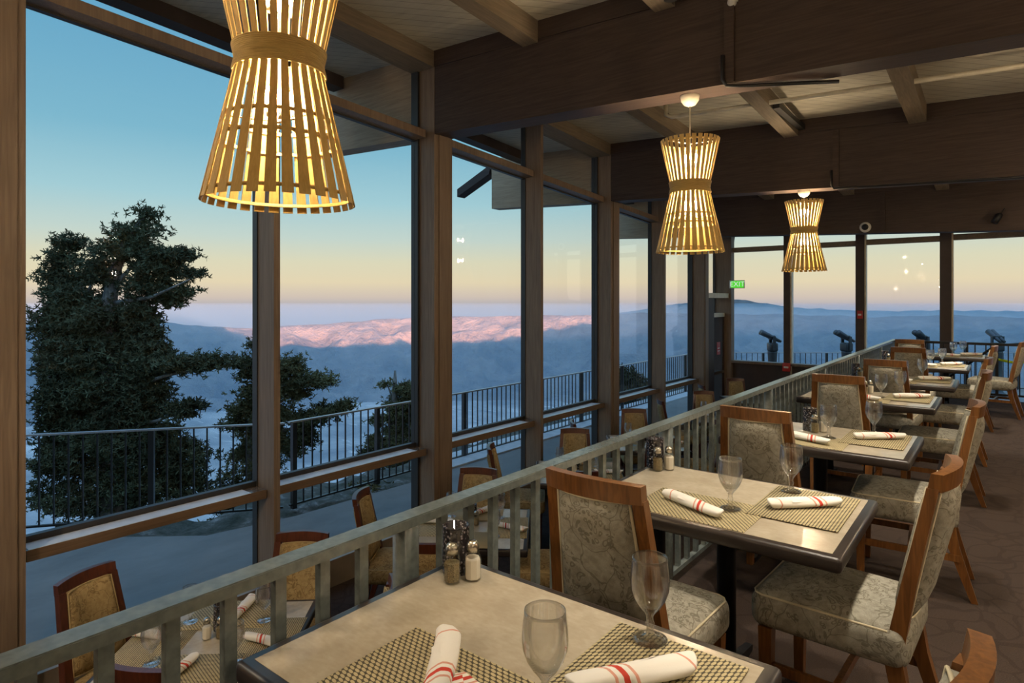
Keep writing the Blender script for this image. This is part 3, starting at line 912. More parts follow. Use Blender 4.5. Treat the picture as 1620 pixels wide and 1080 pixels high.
D = 12.5
big_trunk = [(178, 900, D, .30), (180, 760, D, .26), (178, 640, D, .22), (172, 560, D, .19), (172, 480, D, .15), (182, 430, D, .11), (198, 385, D, .075), (226, 345, D, .03)]
big_br = [[(174, 470, D), (196, 435, D), (215, 415, D), (240, 405, D)], [(176, 480, D), (240, 470, D - .3), (300, 442, D - .4)], [(178, 500, D), (230, 470, D + .3), (300, 460, D + .2)],
          [(170, 520, D), (137, 470, D + .2), (118, 430, D + .3), (105, 385, D + .3)], [(137, 500, D), (139, 460, D), (150, 440, D)], [(180, 620, D), (260, 595, D - .5), (345, 575, D - .6)],
          [(182, 680, D), (250, 665, D - .5), (315, 637, D - .6)], [(178, 540, D), (225, 560, D), (270, 570, D)], [(176, 600, D), (120, 590, D), (80, 600, D)]]
big_l = [(228, 345, 14, 18, D, 84), (205, 370, 22, 20, D, 168), (248, 365, 7, 4, D, 28), (190, 400, 26, 18, D, 196), (222, 385, 18, 20, D, 140), (175, 395, 8, 8, D, 40), (152, 398, 5, 7, D, 24),
         (245, 405, 20, 14, D, 160), (270, 404, 28, 10, D, 196), (292, 400, 10, 5, D, 42), (255, 425, 35, 16, D, 280), (300, 432, 16, 6, D, 84), (288, 460, 14, 9, D, 84), (235, 455, 36, 20, D, 300), (268, 475, 16, 8, D, 84),
         (110, 385, 22, 8, D + .3, 140), (105, 410, 22, 12, D + .3, 140), (98, 440, 22, 8, D + .3, 112), (85, 430, 10, 10, D + .3, 56), (115, 445, 20, 14, D + .3, 140), (90, 460, 18, 6, D, 84), (150, 425, 20, 14, D, 150), (165, 445, 20, 16, D, 140), (120, 470, 30, 18, D, 200),
         (150, 500, 55, 30, D, 560), (215, 500, 30, 28, D, 340), (95, 510, 30, 40, D, 380), (205, 535, 25, 25, D, 280), (140, 555, 60, 30, D, 620), (90, 570, 28, 40, D, 340), (235, 545, 18, 30, D - .2, 200),
         (225, 585, 36, 30, D - .2, 420), (250, 565, 18, 20, D - .2, 200), (150, 610, 70, 34, D, 760), (95, 640, 32, 40, D, 400), (220, 640, 40, 30, D - .2, 460), (160, 670, 70, 34, D, 760), (240, 620, 22, 20, D - .3, 180),
         (285, 577, 30, 10, D - .5, 224), (325, 573, 24, 7, D - .6, 140), (285, 650, 20, 7, D - .6, 90), (308, 640, 12, 4, D - .6, 42), (120, 720, 60, 36, D, 560), (210, 705, 60, 34, D - .2, 600), (262, 695, 28, 28, D - .3, 260), (295, 720, 28, 24, D - .3, 220),
         (230, 760, 70, 30, D, 460), (130, 780, 70, 34, D, 460), (90, 700, 20, 60, D, 260), (290, 760, 40, 30, D, 260), (190, 820, 100, 30, D, 420)]
conifer('big dark windswept pine with a leaning top, seen through the first window', big_trunk, big_br, big_l, M['needle'], 0.085, 10)
D = 15.5
mid_tr = [(398, 900, D, .2), (400, 760, D, .17), (405, 660, D, .13), (410, 600, D, .09), (412, 560, D, .05), (412, 538, D, .02)]
mid_br = [[(410, 590, D), (385, 575, D), (365, 572, D)], [(412, 600, D), (470, 605, D), (510, 600, D)], [(405, 660, D), (460, 625, D), (490, 615, D)], [(402, 700, D), (480, 670, D), (555, 640, D)], [(403, 670, D), (375, 665, D), (358, 680, D)]]
mid_l = [(408, 545, 9, 12, D, 70), (412, 570, 18, 14, D, 140), (380, 573, 18, 5, D, 84), (395, 590, 12, 10, D, 84), (465, 568, 6, 5, D, 28), (450, 585, 26, 14, D, 200), (488, 602, 26, 9, D, 170), (515, 602, 8, 5, D, 42), (440, 615, 30, 18, D, 240), (400, 630, 20, 24, D, 200), (475, 625, 14, 8, D, 56),
         (385, 650, 18, 14, D, 130), (440, 655, 36, 14, D, 200), (372, 672, 22, 9, D, 112), (520, 650, 22, 10, D, 140), (545, 640, 12, 7, D, 60), (490, 665, 20, 9, D, 112), (420, 690, 40, 22, D, 240), (475, 690, 24, 18, D, 140), (400, 730, 46, 28, D, 280), (470, 712, 20, 18, D, 100), (385, 775, 50, 28, D, 280), (450, 790, 40, 22, D, 140), (490, 698, 8, 5, D, 20), (360, 790, 30, 20, D, 100)]
conifer('olive pine whose narrow top stands behind the first window mullion', mid_tr, mid_br, mid_l, M['needle2'], 0.088, 10)
D = 18.0
sm_tr = [(626, 850, D, .2), (625, 720, D, .17), (624, 650, D, .12), (625, 610, D, .07), (625, 586, D, .03)]
sm_l = [(612, 608, 7, 4, D, 22), (640, 615, 10, 12, D, 84), (650, 628, 12, 12, D, 110), (628, 640, 22, 14, D, 170), (645, 660, 22, 20, D, 220), (606, 665, 14, 10, D, 84), (630, 690, 34, 20, D, 260), (600, 700, 18, 12, D, 90), (645, 715, 24, 20, D, 200), (590, 715, 16, 8, D, 56), (610, 735, 36, 14, D, 170), (650, 745, 22, 16, D, 120)]
conifer('short pine with a bare snapped tip beside the wide brown column', sm_tr, [[(625, 640, D), (612, 606, D)], [(625, 690, D), (595, 705, D)]], sm_l, M['needle2'], 0.09, 10)
D = 17.0
bu_tr = [(992, 700, D, .12), (992, 640, D, .09), (992, 600, D, .05)]
bu_l = [(988, 590, 12, 7, D, 60), (1000, 602, 14, 8, D, 80), (985, 610, 16, 10, D, 100), (1008, 608, 12, 6, D, 60), (992, 628, 22, 12, D, 120), (990, 650, 26, 14, D, 120)]
conifer('low dark bushy pine against the railing beyond the third window bay', bu_tr, [], bu_l, M['needle'], 0.11, 9, name='bush')
for k, (px, py, D, lb) in enumerate([(575, 785, 9.3, 'low scrubby shrub under the railing below the second window'), (668, 772, 10.6, 'low scrubby shrub beside the base of the wide brown column'), (330, 850, 9.6, 'low scrubby shrub at the terrace edge under the big pine'), (720, 735, 12.0, 'sparse twiggy shrub past the railing in the second window bay')]):
    conifer(lb, [(px, py + 26, D, .03), (px, py + 5, D, .02)], [], [(px, py, 42, 12, D, 112), (px + 30, py + 4, 30, 9, D, 70)], M['needle2'], 0.09, 8, 'shrubs beyond the railing', 'shrub')

# ------------------------------------------------------------------ chairs
def back_y(z):                 # lean of the back posts, metres behind the seat centre
    return -0.215 - 0.115 * max(0, (z - 0.40) / 0.62) ** 1.1
def half_w(z):                 # half width of the back frame
    return 0.212 - 0.040 * max(0, (z - 0.45) / 0.57)
def bow(u): return -0.034 * (1 - u * u)     # the back bows away from the sitter

def make_chair(wood, fab, pipe):
    o = thing('dining_chair', '', 'chair')
    q = MB(); q.rbox(0, -0.008, 0.433, 0.465, 0.505, 0.135, 0.045, 5, 0.024, 5, taper=lambda v: 1 + 0.06 * v); seat = q.build('seat', fab, o)
    q = MB()
    q.tube([(-.214, -.2, .487), (-.226, .20, .489), (-.213, .224, .489), (-.19, .235, .489), (.19, .235, .489), (.213, .224, .489), (.226, .20, .489), (.214, -.2, .487)], 0.004, 6); q.build('piping', pipe, seat)
    for s in (-1, 1):
        q = MB()
        q.sweep([[(s * .195 - .017, .19 - .017, 0), (s * .195 + .017, .19 - .017, 0), (s * .195 + .017, .19 + .017, 0), (s * .195 - .017, .19 + .017, 0)],
                 [(s * .2 - .024, .19 - .024, .37), (s * .2 + .024, .19 - .024, .37), (s * .2 + .024, .19 + .024, .37), (s * .2 - .024, .19 + .024, .37)]])
        q.build('leg', wood, o)
    for s in (-1, 1):
        q = MB(); secs = []
        for z, y, hx, dx, dy in ((0, -.325, .19, .014, .015), (.12, -.285, .195, .018, .02), (.28, -.235, .205, .021, .026), (.40, -.215, .211, .022, .027), (.52, back_y(.52), half_w(.52), .022, .024),
                                 (.66, back_y(.66), half_w(.66), .021, .021), (.82, back_y(.82), half_w(.82), .020, .018), (.968, back_y(.968), half_w(.968), .02, .017)):
            x = s * (hx - dx)
            secs.append([(x - dx, y - dy, z), (x + dx, y - dy, z), (x + dx, y + dy, z), (x - dx, y + dy, z)])
        q.sweep(secs); q.build('back_post', wood, o)
    q = MB(); secs = []
    for k in range(13):
        u = -1 + 2 * k / 12
        x = u * half_w(1.0)
        y = back_y(.985) + bow(u)
        zt = 1.022 - 0.006 * u * u
        secs.append([(x, y - .019, .960), (x, y + .019, .960), (x, y + .017 - .008, zt), (x, y - .017 - .008, zt)])
    q.sweep(secs); q.build('top_rail', wood, o)
    def panel(off, th, z0, z1, inset, arch=0.0):
        q = MB(); nx, nz = 12, 10; V = []
        for side in (0, 1):
            for j in range(nz + 1):
                for i in range(nx + 1):
                    u = -1 + 2 * i / nx; v = j / nz
                    z = z0 + (z1 - z0) * v - arch * (1 - u * u) * (1 - v)
                    hw = half_w(z) - inset
                    e = min(1, (1 - abs(u)) * 4, v * 5, (1 - v) * 5)
                    bulge = th * (0.45 + 0.55 * math.sqrt(max(0, e)))
                    y = back_y(z) + bow(u) * (0.25 + 0.75 * min(1, max(0, (z - .5) / .45))) + off
                    V.append((u * hw, y + (bulge if side else -bulge), z))
        w = nx + 1; n1 = (nx + 1) * (nz + 1); F = []
        for j in range(nz):
            for i in range(nx):
                a = j * w + i
                F.append((a, a + 1, a + w + 1, a + w)); F.append((n1 + a, n1 + a + w, n1 + a + w + 1, n1 + a + 1))
        rim = [i for i in range(nx)] + [j * w + nx for j in range(nz)] + [nz * w + i for i in range(nx, 0, -1)] + [j * w for j in range(nz, 0, -1)]
        for k in range(len(rim)):
            a, b = rim[k], rim[(k + 1) % len(rim)]
            F.append((a, n1 + a, n1 + b, b))
        q.add(V, F, 0, True)
        return q, [V[r] for r in rim]
    q, rim = panel(0.0, 0.044, 0.53, 0.958, 0.047, 0.02)
    bk = q.build('backrest', fab, o)
    q = MB(); q.tube([(p[0] * 1.005, p[1], p[2]) for p in rim], 0.0048, 6, closed=True); q.tube([(p[0] * 1.005, p[1] + .040, p[2]) for p in rim], 0.0042, 6, closed=True); q.build('piping', pipe, bk)
    q = MB(); q.box(-.2, .2, -.235, -.205, .375, .43); q.build('seat_rail', wood, o)
    for s in (-1, 1):
        q = MB(); q.sweep([[(s * .196 - .009, -.262, .205), (s * .196 + .009, -.262, .205), (s * .196 + .009, -.262, .24), (s * .196 - .009, -.262, .24)],
                           [(s * .198 - .009, .18, .205), (s * .198 + .009, .18, .205), (s * .198 + .009, .18, .24), (s * .198 - .009, .18, .24)]]); q.build('stretcher', wood, o)
    q = MB(); q.box(-.19, .19, -.05, -.03, .207, .237); q.build('stretcher', wood, o)
    return o

ORD = ['first', 'second', 'third', 'fourth', 'fifth', 'sixth', 'seventh']
uch = make_chair(M['wood'], M['fabric'], M['piping'])
up = []
TY = [0.72, 2.19, 3.735, 5.67, 7.19, 9.08, 10.98]
TXR = [-0.385, -0.40, -0.37, -0.40, -0.35, -0.31, -0.17]
row = [(1, -1.01, 2.03), (2, -0.99, 3.60), (3, -0.96, 5.44), (4, -0.85, 7.02), (5, -0.87, 8.93), (6, -1.03, 10.72)]
for i, x, y in row:
    up.append(((x, y), random.uniform(-.03, .03), 'grey floral dining chair with its back to the camera at the %s rail table' % ORD[i], 'chairs facing along the rail'))
ais = [(0, -0.39, 1.20, 1.36), (1, -0.485, 2.58, 1.52), (2, -0.45, 4.17, 1.64), (3, -0.44, 6.10, 1.60), (4, -0.45, 7.56, 1.57), (5, -0.42, 9.55, 1.57), (6, -0.12, 10.78, 1.45)]
for i, x, y, rz in ais:
    up.append(((x, y), rz, 'grey floral dining chair on the aisle end of the %s rail table' % ORD[i], 'chairs facing the windows'))
for k, ((x, y), rz, lb, g) in enumerate(up):
    o = uch if k == 0 else copy_tree(uch)
    o.location = (x, y, 0); o.rotation_euler = (0, 0, rz); o['label'] = lb; o['group'] = g

lch = make_chair(M['wood2'], M['fabric2'], M['piping2'])
LT = [(-3.31, 1.61, 42), (-3.35, 3.73, 35), (-3.53, 5.62, 35), (-3.58, 7.32, 37), (-3.46, 9.64, 37), (-3.62, 11.73, 37)]
low = []
def face(dx, dy): return math.atan2(-dx, dy)        # turn about z so that local +y points along (dx, dy)
side_nm = {'wn': 'on the near window side of', 'wf': 'on the far window side of', 'rn': 'on the near railing side of', 'rf': 'on the far railing side of'}
measured = {(0, 'wn'): ((-3.80, 1.40), (.93, .36)), (0, 'wf'): ((-3.46, 2.14), (.63, -.77)), (0, 'rn'): ((-3.05, 1.38), (-.47, .88)),
            (1, 'wn'): ((-3.80, 3.38), (.82, .57)), (1, 'wf'): ((-3.65, 4.03), (.46, -.89)), (1, 'rn'): ((-3.10, 3.06), (-.57, .82))}
for i, (cx, cy, rot) in enumerate(LT):
    a = Vector((math.cos(math.radians(rot)), math.sin(math.radians(rot)))); b = Vector((a.y, -a.x))
    for key, dv in (('wn', -a), ('wf', -b), ('rn', b), ('rf', a)):
        if (i, key) in measured:
            (x, y), (fx, fy) = measured[(i, key)]
        else:
            c = Vector((cx, cy)) + dv * 0.60; x, y = c; fx, fy = -dv
        low.append(((x, y), face(fx, fy), 'gold floral mahogany chair %s the %s lower table' % (side_nm[key], ORD[i])))
for k, ((x, y), rz, lb) in enumerate(low):
    o = lch if k == 0 else copy_tree(lch)
    o.location = (x, y, LOW); o.rotation_euler = (0, 0, rz); o['label'] = lb; o['group'] = 'chairs round the lower tables'

# ------------------------------------------------------------------ tables
def make_table(sx, sy, cols):
    o = thing('dining_table', '', 'table')
    q = MB(); q.rbox(0, 0, 0.7235, sx, sy, 0.052, 0.014, 3); e = q.build('table_edge', M['edge'], o)
    q = MB(); q.box(-sx / 2 + .032, sx / 2 - .032, -sy / 2 + .032, sy / 2 - .032, 0.745, 0.7505); q.build('tabletop', M['laminate'], o)
    for cx in cols:
        q = MB(); q.lathe([(0.038, 0.03), (0.038, 0.66), (0.06, 0.69), (0.06, 0.70)], 20, cx); q.build('pedestal', M['black'], o)
    q = MB(); q.rbox((cols[0] + cols[-1]) / 2, 0, 0.685, 0.30 + abs(cols[0] - cols[-1]), 0.34, 0.022, 0.006, 2); q.build('mounting_plate', M['black'], o)
    for cx in cols:
        for s in (-1, 1):
            q = MB()
            q.sweep([[(cx - .022, 0, .012), (cx + .022, 0, .012), (cx + .022, 0, .075), (cx - .022, 0, .075)],
                     [(cx - .016, s * .29, .004), (cx + .016, s * .29, .004), (cx + .016, s * .29, .03), (cx - .016, s * .29, .03)]]); q.build('foot', M['black'], o)
    if len(cols) == 1:
        for s in (-1, 1):
            q = MB()
            q.sweep([[(0, -.022, .012), (0, .022, .012), (0, .022, .075), (0, -.022, .075)],
                     [(s * .29, -.016, .004), (s * .29, .016, .004), (s * .29, .016, .03), (s * .29, -.016, .03)]]); q.build('foot', M['black'], o)
    return o
proto = make_table(0.99, 0.75, [-0.31, 0.0])
tdesc = ['closest to the camera, cut by the picture edge', 'second from the camera along the guard rail', 'third from the camera along the guard rail', 'fourth from the camera along the guard rail',
         'fifth from the camera along the guard rail', 'sixth from the camera along the guard rail', 'last in the row along the guard rail']
for i in range(7):
    o = proto if i == 0 else copy_tree(proto)
    o.location = (TXR[i] - 0.495, TY[i] + 0.375, 0); o['label'] = 'beige-topped dark-edged table ' + tdesc[i]; o['group'] = 'tables along the guard rail'
lproto = make_table(0.92, 0.92, [0.0])
for i, (cx, cy, rot) in enumerate(LT):
    o = lproto if i == 0 else copy_tree(lproto)
    o.location = (cx, cy, LOW); o.rotation_euler = (0, 0, math.radians(rot)); o['label'] = 'square table set cornerwise by the windows, %s on the lower level' % ORD[i]; o['group'] = 'tables on the lower level'

# ------------------------------------------------------------------ table settings
def make_mat():
    q = MB(); q.rbox(0, 0, 0, 0.45, 0.32, 0.003, 0.001, 1); return q.build('placemat', M['mat'])
def make_goblet():
    q = MB()
    prof = [(0.0, 0.0), (0.040, 0.0005), (0.0415, 0.003), (0.030, 0.007), (0.013, 0.013), (0.0085, 0.022), (0.0085, 0.032), (0.0115, 0.039), (0.0085, 0.046), (0.008, 0.056), (0.014, 0.066), (0.026, 0.08), (0.038, 0.099),
            (0.0455, 0.122), (0.047, 0.142), (0.0455, 0.165), (0.0425, 0.190), (0.0418, 0.198), (0.0402, 0.198), (0.0412, 0.188), (0.0440, 0.165), (0.0455, 0.142), (0.0440, 0.123), (0.0365, 0.101), (0.0235, 0.083), (0.0, 0.073)]
    q.lathe(prof, 32, close=False)
    return q.build('goblet', M['goblet'])
def make_napkin(flap):
    q = MB(); secs = []; N = 30; K = 22
    for k in range(N + 1):
        u = k / N; x = -0.14 + 0.28 * (0.5 - 0.5 * math.cos(math.pi * u)) ** 0.9
        e = min(1.0, (0.45 + 0.55 * min(1, min(u, 1 - u) * 9)))
        rx = 0.0295 * (0.95 + 0.09 * math.sin(4.1 * u + .6)) * (0.80 + 0.20 * e); rz = 0.0195 * (0.95 + 0.08 * math.sin(5 * u)) * (0.80 + 0.20 * e)
        if k in (0, N): rx *= .45; rz *= .45
        sk = []
        for j in range(K):
            a = 2 * math.pi * j / K
            fold = 1 + 0.06 * math.sin(3 * a + 7 * u) + 0.03 * math.sin(7 * a - 5 * u)
            sk.append((x + 0.013 * math.sin(a - .7) * (1 if u > .5 else -1), rx * math.cos(a) * fold + 0.003 * math.sin(7 * u), 0.0195 + rz * math.sin(a) * (fold if math.sin(a) > 0 else 0.98)))
        secs.append(sk)
    q.sweep(secs, 0, True)
    # wrapped edge of the cloth
    V = []
    for k in range(9):
        u = k / 8; x = -0.06 + 0.17 * u
        V.append((x, -0.012 + 0.03 * u, 0.0405 - 0.009 * u * u)); V.append((x, -0.029 + 0.018 * u, 0.030 - 0.004 * u))
    q.add(V, [(2 * k, 2 * k + 1, 2 * k + 3, 2 * k + 2) for k in range(8)], 0, True)
    if flap:
        for (z, pts) in ((0.004, [(0.0, 0.0), (0.13, 0.005), (0.115, 0.085), (0.06, 0.075), (0.05, 0.10), (-0.01, 0.05)]), (0.010, [(0.02, 0.0), (0.12, 0.0), (0.07, 0.055), (0.01, 0.045)])):
            V = [(x, y, z) for x, y in pts] + [(x, y, z - .0035) for x, y in pts]; n_ = len(pts)
            q.add(V, [tuple(range(n_)), tuple(range(2 * n_ - 1, n_ - 1, -1))] + [(k, (k + 1) % n_, n_ + (k + 1) % n_, n_ + k) for k in range(n_)], 0, False)
    return q.build('napkin_roll', M['napkin'])
def make_shaker(kind):
    o = thing(kind + '_shaker', '', 'shaker')
    q = MB(); q.lathe([(0.0235, 0), (0.026, 0.003), (0.026, 0.062), (0.0225, 0.074), (0.0165, 0.083), (0.0165, 0.092)], 8, smooth=False); q.build('glass_jar', M['jar'], o)
    h = 0.066 if kind == 'salt' else 0.058
    q = MB(); q.lathe([(0.0215, 0.005), (0.0225, 0.008), (0.0225, min(h, .061)), (0.0205, h), (0.0, h + 0.001)], 8, smooth=False); q.build(kind + '_filling', M[kind], o)
    q = MB(); q.lathe([(0.0185, 0.083), (0.0188, 0.098), (0.0170, 0.107), (0.0110, 0.113), (0.0, 0.115)], 24); q.build('cap', M['chrome'], o)
    return o
def make_votive():
    o = thing('votive_holder', '', 'candle holder')
    q = MB()
    prof = []
    for k in range(25):
        z = 0.004 + 0.136 * k / 24
        prof.append((0.0405 + 0.0012 * math.sin(k * math.pi), z))
    n_ = 40; V = []; F = []
    for k in range(29):
        z = 0.140 * k / 28
        for j in range(n_):
            a = 2 * math.pi * j / n_
            r = 0.0412 + 0.0008 * math.sin(z * 40)
            V.append((r * math.cos(a), r * math.sin(a), z))
    for j in range(n_):
        a = 2 * math.pi * j / n_; V.append((0.036 * math.cos(a), 0.036 * math.sin(a), 0.140))
    for j in range(n_):
        a = 2 * math.pi * j / n_; V.append((0.035 * math.cos(a), 0.035 * math.sin(a), 0.012))
    for k in range(30):
        for j in range(n_):
            j2 = (j + 1) % n_; F.append((k * n_ + j, k * n_ + j2, (k + 1) * n_ + j2, (k + 1) * n_ + j))
    F.append(tuple(reversed(range(n_)))); F.append(tuple(30 * n_ + j for j in range(n_)))
    q.add(V, F, 0, True); q.build('hobnail_glass', M['votive'], o)
    q = MB(); q.lathe([(0.019, 0.0125), (0.019, 0.05), (0.0, 0.05)], 16); q.build('candle', M['wax'], o)
    return o

K = {'placemat': make_mat(), 'goblet': make_goblet(), 'napkin': make_napkin(False), 'napkin_open': make_napkin(True), 'salt': make_shaker('salt'), 'pepper': make_shaker('pepper'), 'votive': make_votive()}
CAT = {'placemat': 'placemat', 'goblet': 'goblet', 'napkin': 'napkin', 'napkin_open': 'napkin', 'salt': 'shaker', 'pepper': 'shaker', 'votive': 'candle holder'}
used = set()
def put(kind, x, y, z, rz, label, group):
    src = K[kind]
    o = src if kind not in used else copy_tree(src)
    used.add(kind)
    o.location = (x, y, z); o.rotation_euler = (0, 0, rz)
    return tag(o, label, CAT[kind], group)

ZT = 0.7515
G1 = {0: (-0.718, 1.017), 1: (-0.834, 2.434), 2: (-0.81, 4.06), 3: (-0.80, 6.02), 4: (-0.80, 7.50)}
G2 = {0: (-0.664, 1.376), 1: (-0.705, 2.811), 2: (-0.615, 4.34), 3: (-0.70, 6.36), 4: (-0.66, 7.80)}
for i in range(7):
    x0 = TXR[i] - 1.01; y0 = TY[i]; rt_ = 'rail table'
    o_ = ORD[i]
    put('placemat', x0 + 0.47, y0 + 0.195, ZT + .0012, 0.0, 'woven tan placemat along the near edge of the %s rail table' % o_, 'placemats on the rail tables')
    put('placemat', TXR[i] - 0.215, y0 + 0.46, ZT + .0045, math.pi / 2, 'woven tan placemat at the aisle end of the %s rail table' % o_, 'placemats on the rail tables')
    gx, gy = G1.get(i, (TXR[i] - 0.40, y0 + 0.29))
    put('goblet', gx, gy, ZT + (.0062 if i == 1 else .003), 0, 'clear goblet by the row-facing place on the %s rail table' % o_, 'goblets on the rail tables')
    gx, gy = G2.get(i, (TXR[i] - 0.30, y0 + 0.64))
    put('goblet', gx, gy, ZT + .0062, 0, 'clear goblet by the aisle-end place on the %s rail table' % o_, 'goblets on the rail tables')
    if i == 0:
        put('napkin_open', -0.955, 0.965, ZT + .003, math.atan2(1.074 - 0.931, -1.031 + 0.914) + math.pi, 'white napkin roll with loose corners spread out on the first rail table', 'napkins on the rail tables')
        put('napkin', -0.615, 1.20, ZT + .0062, math.atan2(.208, .147) + math.pi, 'red-striped napkin roll at the aisle end of the first rail table', 'napkins on the rail tables')
    else:
        if i == 1:
            put('napkin', -0.955, 2.36, ZT + .003, math.atan2(-.12, .27), 'red-striped napkin roll lying slantwise near the row chair, second rail table', 'napkins on the rail tables')
            put('napkin', -0.615, 2.63, ZT + .0062, math.atan2(.194, .197), 'red-striped napkin roll at the aisle end of the second rail table', 'napkins on the rail tables')
        else:
            put('napkin', x0 + 0.44 + .02 * i, y0 + 0.17, ZT + .003, random.uniform(-.4, .1), 'red-striped napkin roll near the row chair of the %s rail table' % o_, 'napkins on the rail tables')
            put('napkin', TXR[i] - 0.20, y0 + 0.46, ZT + .0062, random.uniform(.45, .9), 'red-striped napkin roll at the aisle end of the %s rail table' % o_, 'napkins on the rail tables')
    vx, vy = {0: (-1.300, 1.375), 1: (-1.345, 2.845), 2: (-0.955, 4.25), 3: (-0.99, 6.27), 4: (-1.24, 7.55), 5: (-1.24, 9.68), 6: (-1.05, 11.6)}[i]
    put('votive', vx, vy, ZT, 0, 'smoky hobnail candle holder on the %s rail table' % o_, 'candle holders on the rail tables')
    put('pepper', vx + .042, vy - .062, ZT, .2, 'pepper shaker with metal cap on the %s rail table' % o_, 'pepper shakers on the rail tables')
    put('salt', vx + .078, vy - .012, ZT, .5, 'salt shaker with metal cap on the %s rail table' % o_, 'salt shakers on the rail tables')

ZL = LOW + ZT
for i, (cx, cy, rot) in enumerate(LT):
    if i > 4: break
    r = math.radians(rot); a = Vector((math.cos(r), math.sin(r))); b = Vector((a.y, -a.x))
    for key, dv in (('wn', -a), ('wf', -b), ('rn', b), ('rf', a)):
        where = side_nm[key] + ' the %s lower table' % ORD[i]
        tv = Vector((-dv.y, dv.x)); ang = math.atan2(tv.y, tv.x)
        c = Vector((cx, cy)) + dv * 0.285 + tv * 0.0
        put('placemat', c.x, c.y, ZL + .0012 + .0032 * (key in ('wf', 'rn')), ang, 'brown woven placemat ' + where, 'placemats on the lower tables')
        c = Vector((cx, cy)) + dv * 0.31 - tv * 0.05
        put('napkin', c.x, c.y, ZL + .0062, ang + 1.25 + random.uniform(-.3, .3), 'red-striped napkin roll ' + where, 'napkins on the lower tables')
        c = Vector((cx, cy)) + dv * 0.20 - tv * 0.21
        put('goblet', c.x, c.y, ZL + .0062, 0, 'clear goblet ' + where, 'goblets on the lower tables')
    c = Vector((cx, cy)) + Vector((-.03, .05))
    put('votive', c.x - .06, c.y + .05, ZL, 0, 'smoky hobnail candle holder on the %s lower table' % ORD[i], 'candle holders on the lower tables')
    put('salt', c.x - .02, c.y - .05, ZL, .2, 'salt shaker with metal cap on the %s lower table' % ORD[i], 'salt shakers on the lower tables')
    put('pepper', c.x + .03, c.y + .0, ZL, .2, 'pepper shaker with metal cap on the %s lower table' % ORD[i], 'pepper shakers on the lower tables')

# ------------------------------------------------------------------ service cabinet with a row of bottles, on the lower level against the rail
cb_ = thing('service_cabinet', 'dark service cabinet against the rail, topped with white bottles', 'cabinet', (-1.80, 7.47, LOW))
q = MB(); q.box(-.24, .24, -.68, .68, 0.06, 1.34); q.build('body', M['edge'], cb_)
q = MB(); q.rbox(0, 0, 1.365, .54, 1.42, .05, .008, 2); q.build('countertop', M['edge'], cb_)
for s in (-1, 1):
    q = MB(); q.box(-.255, -.24, s * .335 - .32, s * .335 + .32, .1, 1.30); dd = q.build('door', M['edge'], cb_)
    q = MB(); q.tube([(-.275, s * .05, .65), (-.275, s * .05, .85)], .007, 8); q.build('handle', M['chrome'], dd)
bt = None
for k in range(6):
    x, y = -2.0 + .036 * k, 7.92 + .028 * k
    if bt is None:
        q = MB(); q.lathe([(.0, .0), (.018, .0), (.019, .01), (.018, .06), (.013, .10), (.006, .14), (.004, .165), (0, .166)], 16); bt = q.build('squeeze_bottle', M['wax'])
    else:
        bt_c = bt.copy(); COL.objects.link(bt_c)
    o = bt if k == 0 else bt_c
    o.location = (x, y, LOW + 1.391)
    tag(o, 'white tapered bottle, %s in the row on the dark service cabinet' % ORD[k], 'bottle', 'bottles on the service cabinet')

